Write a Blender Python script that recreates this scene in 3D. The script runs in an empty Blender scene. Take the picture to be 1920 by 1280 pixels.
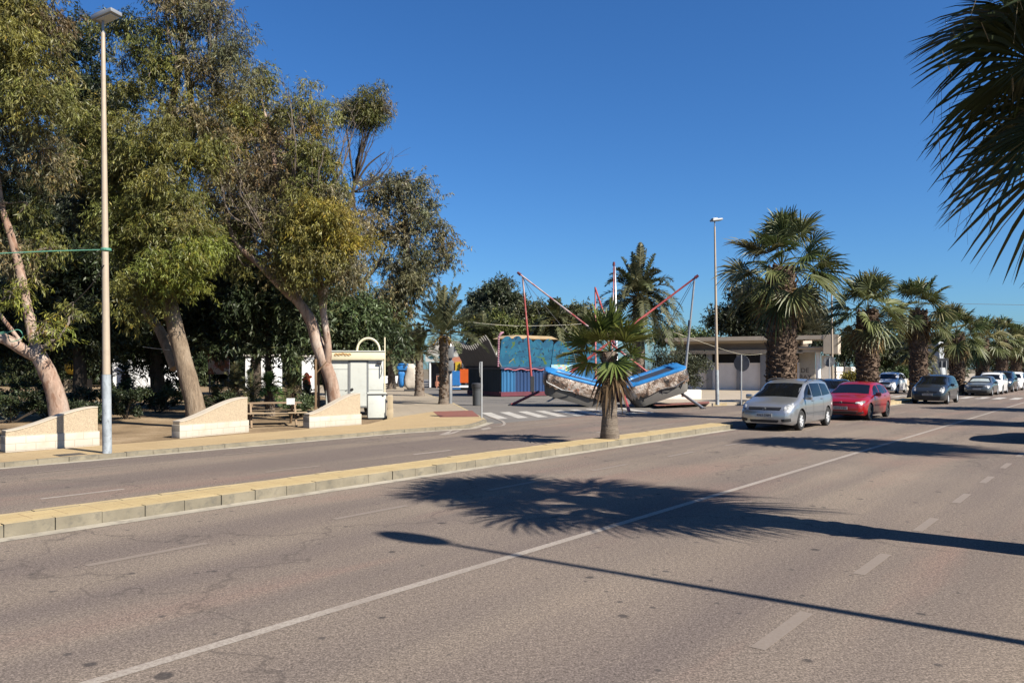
import bpy, bmesh, math, random
import numpy as np
from mathutils import Vector, Matrix, Euler
from mathutils.bvhtree import BVHTree
R = math.radians
ALB = 0.57            # one factor for every base colour in the scene (set with the exposure)
random.seed(7)
rng = np.random.default_rng(7)
scene = bpy.context.scene
COL = scene.collection
# ------------------------------------------------------------------ survey of the place (measured from the photograph)
FPX, CX, HY, CH = 1440.0, 960.0, 690.0, 2.0
def at(px, py, Y):
    return Vector(((px - CX) / FPX * Y, Y, CH - (py - HY) / FPX * Y))
def G(px, py, z=0.0):
    Y = FPX * (CH - z) / (py - HY)
    return Vector(((px - CX) / FPX * Y, Y, z))
RA = R(39.2)
DU = Vector((math.sin(RA), math.cos(RA), 0)); DV = Vector((-math.cos(RA), math.sin(RA), 0))
def UV(u, v, z=0.0):
    p = DU * u + DV * v
    return Vector((p.x, p.y, z))
ROADROT = math.atan2(DU.y, DU.x)      # rotation that turns local +x along the road (away)
SUN_EL = R(40.0)
SUNH = Vector((0.817, -0.577, 0))
# ------------------------------------------------------------------ materials
MATS = {}
def nodes_of(name):
    m = bpy.data.materials.new(name); m.use_nodes = True
    nt = m.node_tree
    return m, nt, nt.nodes['Principled BSDF']
def N(nt, t, **kw):
    n = nt.nodes.new(t)
    for k, v in kw.items():
        setattr(n, k, v)
    return n
def ramp(nt, fac, stops, interp='LINEAR'):
    r = N(nt, 'ShaderNodeValToRGB'); r.color_ramp.interpolation = interp
    el = r.color_ramp.elements
    while len(el) < len(stops): el.new(0.5)
    for e, (p, c) in zip(el, stops):
        e.position = p; e.color = (c[0], c[1], c[2], 1) if not isinstance(c, (int, float)) else (c, c, c, 1)
    nt.links.new(fac, r.inputs['Fac'])
    return r.outputs['Color']
def noise(nt, vec, scale, detail=4, rough=0.55, dist=0.0):
    n = N(nt, 'ShaderNodeTexNoise'); n.inputs['Scale'].default_value = scale
    n.inputs['Detail'].default_value = detail; n.inputs['Roughness'].default_value = rough
    n.inputs['Distortion'].default_value = dist
    nt.links.new(vec, n.inputs['Vector'])
    return n.outputs['Fac']
def mix(nt, fac, a, b, mode='MIX'):
    m = N(nt, 'ShaderNodeMix', data_type='RGBA', blend_type=mode)
    for sock, v in ((m.inputs[0], fac), (m.inputs[6], a), (m.inputs[7], b)):
        if isinstance(v, (int, float)): sock.default_value = v
        elif isinstance(v, (tuple, list)): sock.default_value = (v[0], v[1], v[2], 1)
        else: nt.links.new(v, sock)
    return m.outputs[2]
def mathn(nt, op, a, b=0.5):
    m = N(nt, 'ShaderNodeMath', operation=op)
    for sock, v in ((m.inputs[0], a), (m.inputs[1], b)):
        if isinstance(v, (int, float)): sock.default_value = v
        else: nt.links.new(v, sock)
    return m.outputs[0]
def bump(nt, bsdf, h, strength=0.3, dist=0.02):
    b = N(nt, 'ShaderNodeBump'); b.inputs['Strength'].default_value = strength; b.inputs['Distance'].default_value = dist
    nt.links.new(h, b.inputs['Height']); nt.links.new(b.outputs['Normal'], bsdf.inputs['Normal'])
def objco(nt, world=False):
    if world:
        return N(nt, 'ShaderNodeNewGeometry').outputs['Position']
    return N(nt, 'ShaderNodeTexCoord').outputs['Object']
def scaled(nt, vec, s):
    m = N(nt, 'ShaderNodeMapping'); m.inputs['Scale'].default_value = s
    nt.links.new(vec, m.inputs['Vector']); return m.outputs['Vector']
def mat(name, col, rough=0.6, metal=0.0, var=0.15, scale=3.0, bumpk=0.0, bscale=40.0, spec=0.5, coat=0.0, stretch=(1, 1, 1), dirt=None, raw=False):
    if name in MATS: return MATS[name]
    m, nt, b = nodes_of(name)
    v = scaled(nt, objco(nt), stretch)
    f = noise(nt, v, scale, 5)
    lo = tuple(c * (1 - var) for c in col); hi = tuple(min(1, c * (1 + var)) for c in col)
    c = ramp(nt, f, [(0.3, lo), (0.7, hi)])
    if dirt:
        d = noise(nt, v, scale * 2.7, 6, 0.7)
        c = mix(nt, ramp(nt, d, [(0.52, 0.0), (0.75, 1.0)]), c, dirt)
    nt.links.new(c, b.inputs['Base Color'])
    b.inputs['Roughness'].default_value = rough; b.inputs['Metallic'].default_value = metal
    b.inputs['Specular IOR Level'].default_value = spec
    b.inputs['Coat Weight'].default_value = coat
    b.inputs['Coat Roughness'].default_value = 0.05
    if bumpk: bump(nt, b, noise(nt, v, bscale, 4), bumpk, 0.01)
    MATS[name] = m
    if raw: m['true_albedo'] = 1
    return m
def leaf_mat(name, trans=0.25, rough=0.5, spec=0.35):
    m, nt, b = nodes_of(name)
    a = N(nt, 'ShaderNodeAttribute', attribute_name='tint')
    nt.links.new(a.outputs['Color'], b.inputs['Base Color'])
    b.inputs['Roughness'].default_value = rough; b.inputs['Specular IOR Level'].default_value = spec
    t = N(nt, 'ShaderNodeBsdfTranslucent'); nt.links.new(a.outputs['Color'], t.inputs['Color'])
    mx = N(nt, 'ShaderNodeMixShader'); mx.inputs[0].default_value = trans
    nt.links.new(b.outputs[0], mx.inputs[1]); nt.links.new(t.outputs[0], mx.inputs[2])
    nt.links.new(mx.outputs[0], nt.nodes['Material Output'].inputs['Surface'])
    MATS[name] = m
    return m
# ------------------------------------------------------------------ objects
OFF = {}
def tag(o, label=None, cat=None, group=None, kind=None):
    if label: o['label'] = label
    if cat: o['category'] = cat
    if group: o['group'] = group
    if kind: o['kind'] = kind
    return o
def thing(name, label, cat, loc=(0, 0, 0), rz=0.0, group=None):
    o = bpy.data.objects.new(name, None); COL.objects.link(o)
    o.location = loc; o.rotation_euler = (0, 0, rz); o.empty_display_size = 0.3
    tag(o, label, cat, group)
    return o
def dup(root, loc, rz, label, group=None, scale=None):
    r = root.copy(); COL.objects.link(r); r.location = loc; r.rotation_euler = (0, 0, rz)
    if scale: r.scale = scale
    r['label'] = label
    if group: r['group'] = group
    for ch in list(root.children):
        c = ch.copy(); COL.objects.link(c); c.parent = r
        for g in ch.children:
            d = g.copy(); COL.objects.link(d); d.parent = c
    return r
def link(name, me, parent=None, kind=None, off=None):
    o = bpy.data.objects.new(name, me); COL.objects.link(o)
    if parent: o.parent = parent
    if kind: o['kind'] = kind
    return o
class MB:
    """collects shapes, builds ONE mesh object. M is an optional matrix applied to everything added."""
    def __init__(s): s.v = []; s.f = []; s.mi = []; s.cur = 0
    def add(s, vs, fs):
        n = len(s.v); s.v += [tuple(p) for p in vs]
        for f in fs: s.f.append([i + n for i in f]); s.mi.append(s.cur)
        return s
    def box(s, c, size, rz=0.0, M=None, bev=0.0):
        x, y, z = (k / 2 for k in size)
        T = Matrix.Translation(Vector(c)) @ Matrix.Rotation(rz, 4, 'Z')
        if M is not None: T = Matrix.Translation(Vector(c)) @ M.to_4x4()
        if bev <= 0:
            vs = [T @ Vector((i * x, j * y, k * z)) for i in (-1, 1) for j in (-1, 1) for k in (-1, 1)]
            return s.add(vs, [(0, 1, 3, 2), (4, 6, 7, 5), (0, 4, 5, 1), (2, 3, 7, 6), (0, 2, 6, 4), (1, 5, 7, 3)])
        bm = bmesh.new(); bmesh.ops.create_cube(bm, size=1.0)
        for q in bm.verts: q.co = Vector((q.co.x * 2 * x, q.co.y * 2 * y, q.co.z * 2 * z))
        bmesh.ops.bevel(bm, geom=bm.edges[:], offset=bev, segments=2, affect='EDGES', profile=0.6)
        bm.verts.index_update()
        s.add([T @ q.co for q in bm.verts], [[q.index for q in f.verts] for f in bm.faces]); bm.free()
        return s
    def tube(s, pts, rad, n=8, caps=True, jitter=0.0):
        pts = [Vector(p) for p in pts]
        if isinstance(rad, (int, float)): rad = [rad] * len(pts)
        vs, fs = [], []
        up = None
        for i, p in enumerate(pts):
            d = (pts[min(i + 1, len(pts) - 1)] - pts[max(i - 1, 0)])
            if d.length < 1e-9: d = Vector((0, 0, 1))
            d.normalize()
            if up is None:
                up = d.cross(Vector((0.31, 0.87, 0.37)));
                up.normalize()
            a = up - d * up.dot(d)
            if a.length < 1e-6: a = d.orthogonal()
            a.normalize(); b = d.cross(a); up = a
            for k in range(n):
                t = 2 * math.pi * k / n
                r = rad[i] * (1 + (random.random() - .5) * jitter)
                vs.append(p + (a * math.cos(t) + b * math.sin(t)) * r)
        for i in range(len(pts) - 1):
            for k in range(n):
                k2 = (k + 1) % n
                fs.append((i * n + k, i * n + k2, (i + 1) * n + k2, (i + 1) * n + k))
        if caps:
            fs.append(tuple(range(n - 1, -1, -1))); fs.append(tuple((len(pts) - 1) * n + k for k in range(n)))
        return s.add(vs, fs)
    def lathe(s, prof, n=20, c=(0, 0, 0), axis='Z', caps=True):
        vs, fs = [], []
        for r, z in prof:
            for k in range(n):
                t = 2 * math.pi * k / n
                if axis == 'Z': vs.append((c[0] + r * math.cos(t), c[1] + r * math.sin(t), c[2] + z))
                elif axis == 'Y': vs.append((c[0] + r * math.cos(t), c[1] + z, c[2] + r * math.sin(t)))
                else: vs.append((c[0] + z, c[1] + r * math.cos(t), c[2] + r * math.sin(t)))
        for i in range(len(prof) - 1):
            for k in range(n):
                k2 = (k + 1) % n
                fs.append((i * n + k, i * n + k2, (i + 1) * n + k2, (i + 1) * n + k))
        if caps:
            fs.append(tuple(range(n - 1, -1, -1))); fs.append(tuple((len(prof) - 1) * n + k for k in range(n)))
        return s.add(vs, fs)
    def prism(s, poly, h0, h1, frame=None):
        """poly of (a, b) extruded between h0 and h1; frame(a, b, h) -> point (default x, y, z)"""
        fr = frame or (lambda a, b, h: (a, b, h))
        n = len(poly)
        vs = [fr(a, b, h0) for a, b in poly] + [fr(a, b, h1) for a, b in poly]
        fs = [tuple(range(n - 1, -1, -1)), tuple(range(n, 2 * n))]
        fs += [(i, (i + 1) % n, n + (i + 1) % n, n + i) for i in range(n)]
        return s.add(vs, fs)
    def quad(s, a, b, c, d): return s.add([a, b, c, d], [(0, 1, 2, 3)])
    def build(s, name, mats, parent=None, kind=None, smooth=None, world=False, fix=True):
        me = bpy.data.meshes.new(name)
        vs = s.v
        if world and parent is not None:
            root = parent
            while root.parent: root = root.parent
            Mi = (Matrix.Translation(root.location) @ Euler(root.rotation_euler).to_matrix().to_4x4()).inverted()
            vs = [tuple(Mi @ Vector(p)) for p in vs]
        me.from_pydata(vs, [], s.f)
        if not isinstance(mats, (list, tuple)): mats = [mats]
        for m in mats: me.materials.append(m)
        if len(mats) > 1: me.polygons.foreach_set('material_index', s.mi)
        if fix:
            bm = bmesh.new(); bm.from_mesh(me); bmesh.ops.recalc_face_normals(bm, faces=bm.faces[:]); bm.to_mesh(me); bm.free()
        if smooth is not None:
            me.polygons.foreach_set('use_smooth', [True] * len(me.polygons))
            me.set_sharp_from_angle(angle=R(smooth))
        me.update()
        return link(name, me, parent, kind)
class LV:
    """foliage collector: many small leaf faces -> ONE mesh with a per-leaf colour"""
    def __init__(s): s.V = []; s.F = []; s.T = []; s.n = 0
    def leaves(s, base, d, side, L, W, tint, mid=0.42):
        n = len(base)
        if n == 0: return
        L = np.broadcast_to(np.asarray(L, float), (n,))[:, None]; W = np.broadcast_to(np.asarray(W, float), (n,))[:, None]
        m = base + d * L * mid
        v = np.stack([base, m + side * W * .5, base + d * L, m - side * W * .5], 1).reshape(-1, 3)
        f = (np.arange(n)[:, None] * 4 + np.arange(4)[None]) + s.n
        s.V.append(v); s.F.append(f); s.T.append(np.repeat(tint, 4, 0)); s.n += 4 * n
    def strips(s, P, side, W, tint):
        """P (n,k,3) centre lines, side (n,3), W (n,k) full widths -> quad strips"""
        n, k, _ = P.shape
        a = P + side[:, None, :] * W[:, :, None] * .5; b = P - side[:, None, :] * W[:, :, None] * .5
        v = np.stack([a, b], 2).reshape(n, 2 * k, 3)
        idx = np.arange(n)[:, None, None] * (2 * k) + s.n
        j = np.arange(k - 1)[None, :, None] * 2
        f = np.concatenate([idx + j, idx + j + 1, idx + j + 3, idx + j + 2], 2).reshape(-1, 4)
        s.V.append(v.reshape(-1, 3)); s.F.append(f); s.T.append(np.repeat(tint, 2 * k, 0)); s.n += n * 2 * k
    def build(s, name, material, parent=None, kind=None, off=None):
        V = np.concatenate(s.V).astype(np.float32); F = np.concatenate(s.F).astype(np.int32); T = np.concatenate(s.T) * ALB
        if off is not None: V = V - np.asarray(off, np.float32)
        me = bpy.data.meshes.new(name)
        me.vertices.add(len(V)); me.vertices.foreach_set('co', V.ravel())
        me.loops.add(F.size); me.loops.foreach_set('vertex_index', F.ravel())
        me.polygons.add(len(F)); me.polygons.foreach_set('loop_start', np.arange(len(F), dtype=np.int32) * 4)
        me.materials.append(material)
        at_ = me.attributes.new('tint', 'FLOAT_COLOR', 'POINT')
        at_.data.foreach_set('color', np.concatenate([T, np.ones((len(T), 1))], 1).astype(np.float32).ravel())
        me.update(calc_edges=True)
        return link(name, me, parent, kind)
def unit(a): return a / np.maximum(np.linalg.norm(a, axis=-1, keepdims=True), 1e-9)
def rdir(n): return unit(rng.normal(size=(n, 3)))
def inball(n, p=0.45):
    return rdir(n) * (rng.random((n, 1)) ** p)
def v3(v): return np.array([v[0], v[1], v[2]], float)
def curve_pts(pts, k=6):
    """Catmull-Rom through the points"""
    P = [Vector(p) for p in pts]; out = []
    for i in range(len(P) - 1):
        a, b, c, d = P[max(i - 1, 0)], P[i], P[i + 1], P[min(i + 2, len(P) - 1)]
        for j in range(k):
            t = j / k
            out.append(0.5 * ((2 * b) + (c - a) * t + (2 * a - 5 * b + 4 * c - d) * t * t + (3 * b - a - 3 * c + d) * t ** 3))
    out.append(P[-1]); return out
def lerp_list(vals, n):
    x = np.linspace(0, len(vals) - 1, n); return list(np.interp(x, np.arange(len(vals)), vals))
SKY_AIR, SKY_DUST, SKY_OZONE, SKY_SAT, SKY_HUE, SKY_STR = 1.0, 0.7, 3.0, 1.15, 0.5, 0.05
SKY_TINT = (.50, .81, 1.13)
SUN_STR, EXPOSURE = 5.0, 1.3
# ------------------------------------------------------------------ camera, light, sky
cam = bpy.data.cameras.new('camera'); camo = bpy.data.objects.new('camera', cam); COL.objects.link(camo)
camo.location = (0, 0, CH); camo.rotation_euler = (R(90), 0, 0)
cam.sensor_width = 36; cam.lens = 36 * FPX / 1920; cam.shift_y = (HY - 640) / 1920; cam.clip_end = 3000; cam.clip_start = 0.05
scene.camera = camo
world = bpy.data.worlds.new('World'); scene.world = world; world.use_nodes = True
wn = world.node_tree; bg = wn.nodes['Background']
sky = wn.nodes.new('ShaderNodeTexSky'); sky.sky_type = 'NISHITA'; sky.sun_disc = False
sky.sun_elevation = SUN_EL; sky.sun_rotation = math.atan2(SUNH.x, SUNH.y)
sky.altitude = 0; sky.air_density = SKY_AIR; sky.dust_density = SKY_DUST; sky.ozone_density = SKY_OZONE
hs = wn.nodes.new('ShaderNodeHueSaturation'); hs.inputs['Saturation'].default_value = SKY_SAT; hs.inputs['Hue'].default_value = SKY_HUE
wn.links.new(sky.outputs[0], hs.inputs['Color'])
tn_ = wn.nodes.new('ShaderNodeMix'); tn_.data_type = 'RGBA'; tn_.blend_type = 'MULTIPLY'; tn_.clamp_result = False; tn_.inputs[0].default_value = 1.0
wn.links.new(hs.outputs[0], tn_.inputs[6]); tn_.inputs[7].default_value = (*SKY_TINT, 1)      # clear dry maritime air: deeper blue
wn.links.new(tn_.outputs[2], bg.inputs['Color'])
bg.inputs['Strength'].default_value = SKY_STR
sun = bpy.data.lights.new('sun', 'SUN'); suno = bpy.data.objects.new('sun', sun); COL.objects.link(suno)
sun.energy = SUN_STR; sun.angle = R(0.5); sun.color = (1.0, 0.93, 0.82)
sd = Vector((SUNH.x * math.cos(SUN_EL), SUNH.y * math.cos(SUN_EL), math.sin(SUN_EL)))
suno.rotation_euler = (-sd).to_track_quat('-Z', 'Y').to_euler(); suno.location = sd * 60
scene.view_settings.view_transform = 'Standard'; scene.view_settings.look = 'None'; scene.view_settings.exposure = EXPOSURE
scene.view_settings.gamma = 1.0
scene.cycles.max_bounces = 6; scene.cycles.diffuse_bounces = 3; scene.cycles.transparent_max_bounces = 8
scene.cycles.use_denoising = True
# ------------------------------------------------------------------ ground materials
def asphalt_mat():
    m, nt, b = nodes_of('asphalt'); p = objco(nt, True)
    mp = N(nt, 'ShaderNodeMapping'); mp.inputs['Rotation'].default_value = (0, 0, -ROADROT); nt.links.new(p, mp.inputs['Vector'])
    r = mp.outputs['Vector']                                  # x along the road, y across it
    big = noise(nt, p, 0.22, 5, 0.6)
    c = ramp(nt, big, [(0.3, (.218, .176, .145)), (0.5, (.254, .206, .166)), (0.7, (.294, .236, .186))])
    # longitudinal wear from tyres: darker polished paths along the lanes
    st = noise(nt, scaled(nt, r, (0.03, 0.55, 1)), 1.0, 4, 0.55)
    c = mix(nt, ramp(nt, st, [(0.42, 0.0), (0.62, 0.95)]), c, (.180, .145, .128))
    # wheel paths polished darker by tyres, at a lane's usual places
    sy = N(nt, 'ShaderNodeSeparateXYZ'); nt.links.new(r, sy.inputs[0])
    wob = mathn(nt, 'MULTIPLY', noise(nt, scaled(nt, r, (.06, .2, 1)), 1.0, 3), 1.6)
    wv = mathn(nt, 'SINE', mathn(nt, 'MULTIPLY', mathn(nt, 'ADD', sy.outputs[1], wob), 4.1))
    c = mix(nt, mathn(nt, 'MULTIPLY', ramp(nt, wv, [(0.1, 0.0), (0.95, 0.6)]), noise(nt, scaled(nt, r, (.05, .3, 1)), 1.0, 4)), c, (.165, .136, .122))
    # reddish-brown worn zones and paler dusty ones
    rd = noise(nt, scaled(nt, r, (0.12, 0.45, 1)), 1.0, 5, 0.6, 0.4)
    c = mix(nt, ramp(nt, rd, [(0.52, 0.0), (0.72, 0.7)]), c, (.285, .185, .150))
    sl = noise(nt, scaled(nt, r, (0.6, 2.6, 1)), 1.0, 6, 0.7)
    c = mix(nt, ramp(nt, sl, [(0.58, 0.0), (0.80, 0.45)]), c, (.30, .245, .20))
    # side street and everything off the main carriageway is greyer
    # aggregate
    ag = noise(nt, p, 62, 3, 0.8)
    c = mix(nt, 0.72, c, ramp(nt, ag, [(0.34, 0.08), (0.5, 0.5), (0.66, 1.0)]), 'OVERLAY')
    ag2 = noise(nt, p, 24, 3, 0.7)
    c = mix(nt, 0.38, c, ramp(nt, ag2, [(0.32, 0.15), (0.68, 0.85)]), 'OVERLAY')
    # oil drips: small dark spots
    vo = N(nt, 'ShaderNodeTexVoronoi'); vo.inputs['Scale'].default_value = 1.5; nt.links.new(scaled(nt, p, (1, 1, 0)), vo.inputs['Vector'])
    gate = noise(nt, p, 0.7, 2)
    d = mathn(nt, 'ADD', vo.outputs['Distance'], mathn(nt, 'MULTIPLY', noise(nt, p, 9, 4, .7), 0.11))
    rad = mathn(nt, 'MULTIPLY', N(nt, 'ShaderNodeSeparateColor').outputs[0] if False else gate, 0.21)
    spot = ramp(nt, mathn(nt, 'SUBTRACT', d, rad), [(0.0, 0.75), (0.028, 0.0)])
    c = mix(nt, spot, c, (.05, .045, .045))
    vo2 = N(nt, 'ShaderNodeTexVoronoi'); vo2.inputs['Scale'].default_value = 3.6; nt.links.new(scaled(nt, p, (1, 1, 0)), vo2.inputs['Vector'])
    d2 = mathn(nt, 'ADD', vo2.outputs['Distance'], mathn(nt, 'MULTIPLY', noise(nt, p, 30, 3, .7), 0.16))
    sp2 = ramp(nt, mathn(nt, 'SUBTRACT', d2, mathn(nt, 'MULTIPLY', noise(nt, p, 2.3, 2), 0.27)), [(0.0, 0.75), (0.05, 0.0)])
    c = mix(nt, sp2, c, (.07, .062, .06))
    # hairline cracks
    vc = N(nt, 'ShaderNodeTexVoronoi', feature='DISTANCE_TO_EDGE'); vc.inputs['Scale'].default_value = 0.16
    ad = N(nt, 'ShaderNodeVectorMath', operation='ADD'); nt.links.new(p, ad.inputs[0])
    nn = N(nt, 'ShaderNodeTexNoise'); nn.inputs['Scale'].default_value = 0.9; nn.inputs['Detail'].default_value = 5; nt.links.new(p, nn.inputs['Vector'])
    sc = N(nt, 'ShaderNodeVectorMath', operation='SCALE'); sc.inputs['Scale'].default_value = 2.2; nt.links.new(nn.outputs['Color'], sc.inputs[0]); nt.links.new(sc.outputs[0], ad.inputs[1])
    nt.links.new(ad.outputs[0], vc.inputs['Vector'])
    c = mix(nt, ramp(nt, vc.outputs['Distance'], [(0.0, 0.5), (0.005, 0.0)]), c, (.07, .06, .055))
    nt.links.new(c, b.inputs['Base Color']); b.inputs['Roughness'].default_value = 0.88; b.inputs['Specular IOR Level'].default_value = 0.12
    bump(nt, b, mathn(nt, 'ADD', ag, mathn(nt, 'MULTIPLY', noise(nt, p, 200, 2), .5)), 0.55, 0.004)
    return m
def grey_asphalt_mat():
    m, nt, b = nodes_of('grey asphalt'); p = objco(nt, True)
    c = ramp(nt, noise(nt, p, 0.3, 6, 0.6), [(0.3, (.16, .148, .135)), (0.7, (.235, .212, .188))])
    c = mix(nt, 0.4, c, ramp(nt, noise(nt, p, 60, 3, .7), [(0.3, .2), (.7, .8)]), 'OVERLAY')
    nt.links.new(c, b.inputs['Base Color']); b.inputs['Roughness'].default_value = 0.85; b.inputs['Specular IOR Level'].default_value = .3
    return m
def paver_mat(name, c1, c2, mortar, bw, bh, rot, worn=None):
    m, nt, b = nodes_of(name); p = objco(nt, True)
    mp = N(nt, 'ShaderNodeMapping'); mp.inputs['Rotation'].default_value = (0, 0, -rot); nt.links.new(p, mp.inputs['Vector'])
    br = N(nt, 'ShaderNodeTexBrick'); nt.links.new(mp.outputs['Vector'], br.inputs['Vector'])
    br.inputs['Scale'].default_value = 1; br.inputs['Brick Width'].default_value = bw; br.inputs['Row Height'].default_value = bh
    br.inputs['Mortar Size'].default_value = 0.006; br.inputs['Mortar Smooth'].default_value = 0.3; br.inputs['Bias'].default_value = 0
    br.offset = 0.0
    br.inputs['Color1'].default_value = (*c1, 1); br.inputs['Color2'].default_value = (*c2, 1); br.inputs['Mortar'].default_value = (*mortar, 1)
    c = br.outputs['Color']
    c = mix(nt, ramp(nt, noise(nt, p, 0.6, 6, .65), [(.42, 0.0), (.7, .55)]), c, worn or tuple(k * .7 for k in c1))
    c = mix(nt, 0.35, c, ramp(nt, noise(nt, p, 45, 3, .7), [(0.3, .25), (.7, .75)]), 'OVERLAY')
    dirt = noise(nt, p, 3.5, 6, .75)
    c = mix(nt, ramp(nt, dirt, [(.58, 0.0), (.75, .4)]), c, tuple(k * .55 for k in c1))
    nt.links.new(c, b.inputs['Base Color']); b.inputs['Roughness'].default_value = 0.85; b.inputs['Specular IOR Level'].default_value = .25
    bump(nt, b, br.outputs['Fac'], -0.3, 0.004)
    return m
def soil_mat(name, stops, leafy=True):
    m, nt, b = nodes_of(name); p = objco(nt, True)
    c = ramp(nt, noise(nt, p, 0.5, 7, .65), stops)
    c = mix(nt, 0.5, c, ramp(nt, noise(nt, p, 22, 4, .75), [(0.3, .15), (.7, .85)]), 'OVERLAY')
    nt.links.new(c, b.inputs['Base Color']); b.inputs['Roughness'].default_value = 0.95; b.inputs['Specular IOR Level'].default_value = .1
    bump(nt, b, noise(nt, p, 14, 5, .7), 0.5, 0.03)
    return m
def paint_mat(name, col, thr=0.5, asphalt=(.245, .195, .157), wear=0.9):
    m, nt, b = nodes_of(name); p = objco(nt, True)
    f = ramp(nt, noise(nt, p, 34, 6, .85), [(thr - .09, 0.0), (thr + .09, wear)])
    g = ramp(nt, noise(nt, p, 1.1, 5, .6), [(.3, 0.55), (.6, 1.0)])
    c = mix(nt, mathn(nt, 'MULTIPLY', f, g), asphalt, col)
    nt.links.new(c, b.inputs['Base Color']); b.inputs['Roughness'].default_value = 0.75
    bump(nt, b, noise(nt, p, 95, 3, .75), .4, .003)
    return m
M_ASPH = asphalt_mat(); M_GREY = grey_asphalt_mat()
M_TILE = paver_mat('sandy paving', (.53, .395, .22), (.48, .355, .19), (.30, .21, .115), .4, .2, ROADROT, (.42, .30, .165))
M_MEDT = paver_mat('yellow paving', (.58, .44, .225), (.53, .40, .20), (.30, .20, .10), .4, .4, ROADROT, (.47, .36, .19))
M_SLAB = paver_mat('pale slabs', (.42, .35, .26), (.38, .32, .24), (.26, .21, .16), .6, .6, 0.2, (.33, .27, .20))
M_SLABR = paver_mat('cream slabs', (.50, .42, .32), (.46, .39, .30), (.3, .25, .19), .6, .6, 0.9, (.40, .33, .25))
M_RED = paver_mat('red tactile paving', (.30, .12, .09), (.26, .10, .08), (.18, .08, .06), .2, .2, 0.3)
M_SOIL = soil_mat('dry park soil', [(.3, (.15, .105, .065)), (.5, (.30, .215, .13)), (.72, (.46, .345, .22))])
M_LAND = soil_mat('far ground', [(.3, (.16, .13, .09)), (.7, (.26, .22, .16))])
M_KERB = mat('kerb concrete', (.245, .212, .15), .85, var=.25, scale=2.5, bumpk=.3, bscale=30, dirt=(.12, .11, .09))
M_KERBY = mat('sandy kerb concrete', (.47, .37, .21), .85, var=.2, scale=3, bumpk=.3, bscale=30, dirt=(.26, .22, .15))
M_KTOP = mat('yellow kerb top', (.55, .42, .215), .85, var=.15, scale=3, bumpk=.3, bscale=30, dirt=(.40, .31, .18))
M_GUT = mat('gutter concrete', (.46, .41, .32), .85, var=.25, scale=1.5, bumpk=.3, bscale=30, dirt=(.18, .15, .125))
M_JOINT = mat('kerb joint dirt', (.05, .045, .035), .95)
M_LINE = paint_mat('worn road paint', (.50, .445, .38), .47, wear=.85)
M_FAINT = paint_mat('nearly gone road paint', (.52, .46, .39), .54, wear=.20)
M_ZEB = paint_mat('zebra paint', (.62, .59, .53), .34)
# ------------------------------------------------------------------ ground
def sheet(name, poly, z, m, kind='structure', parent=None):
    me = bpy.data.meshes.new(name)
    me.from_pydata([(p[0], p[1], z) for p in poly], [], [tuple(range(len(poly)))]); me.materials.append(m); me.update()
    if me.polygons[0].normal.z < 0: me.flip_normals()
    return link(name, me, parent, kind)
sheet('ground', [(-900, -300), (1400, -300), (1400, 1500), (-900, 1500)], -0.012, M_LAND)
def strip(u0, u1, v0, v1): return [UV(u0, v0), UV(u1, v0), UV(u1, v1), UV(u0, v1)]
sheet('road', strip(-60, 500, 0.3, 18.0), 0.0, M_ASPH)
PZ = .10
CORN = [G(880, 797, PZ), G(902, 790.5, PZ), G(912, 786.5, PZ), G(904, 781, PZ), G(850, 755, PZ), G(798, 737, PZ)]
far_end = CORN[-1] + (CORN[-1] - CORN[-2]).normalized() * 60
sheet('side_street', [UV(17.2, 17.99), UV(41, 17.99), Vector((9.2, 80, 0)), Vector((6, 140, 0)), Vector((-26, 140, 0)), Vector((-12, 60, 0)), Vector((-5, 40, 0))], -0.004, M_GREY)
def block(name, poly, z, m, h=0.15):
    """a raised paved area: one closed slab, its foot in the ground"""
    b = MB(); b.prism([(p[0], p[1]) for p in poly], -0.05, z); return b.build(name, m, kind='structure')
# left pavement and park
PV = [UV(-45, 17.82), UV(0, 17.82), UV(10, 17.82)]
k_in = [UV(16, 17.82), CORN[0] + Vector((-.12, .08, 0)), CORN[1] + Vector((-.12, .05, 0)), CORN[2] + Vector((-.13, 0, 0)), CORN[3] + Vector((-.12, -.02, 0)), CORN[4] + Vector((-.12, 0, 0)), CORN[5] + Vector((-.12, 0, 0))]
wall_line = [UV(-45, 19.6), UV(6.2, 19.66), UV(17.2, 20.35)]
block('left_pavement', PV + k_in[:5] + [G(810, 771.5, PZ), G(735, 783, PZ)] + wall_line[::-1], PZ, M_TILE)
block('side_street_pavement', [G(735, 783, PZ) + Vector((0, .004, 0)), G(810, 771.5, PZ) + Vector((0, .004, 0)), k_in[4] + Vector((0, .004, 0)), k_in[5], k_in[5] + k_in[6] * 0 + Vector((-.1, .6, 0)), k_in[6], far_end, far_end + Vector((-14, 0, 0)), Vector((-16, 60, 0)), Vector((-9, 42, 0)), Vector((-6.4, 31, 0))], PZ - .004, M_SLAB)
sheet('park_soil', [UV(-45, 19.3), UV(17.2, 19.9), Vector((-4.8, 28.6, 0)), Vector((-9, 42, 0)), Vector((-15, 60, 0)), Vector((-30, 130, 0)), Vector((-140, 130, 0)), Vector((-140, 0, 0)), UV(-60, 30)], .075, M_SOIL)
# right corner block in front of the building
RB = [Vector((9.0, 90, 0)), Vector((8.4, 60, 0)), Vector((7.6, 48, 0)), Vector((6.7, 42.5, 0)), Vector((6.75, 41.2, 0)), Vector((7.4, 40.5, 0)), Vector((8.6, 40.3, 0)), Vector((10.2, 40.5, 0)), Vector((12.0, 41.2, 0)), UV(41.5, 16.9), UV(300, 16.9), UV(300, 60), Vector((60, 200, 0))]
block('right_pavement', RB, .15, M_SLABR)
block('near_pavement', strip(-40, 300, -9, 0.3), .15, M_TILE)
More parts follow.
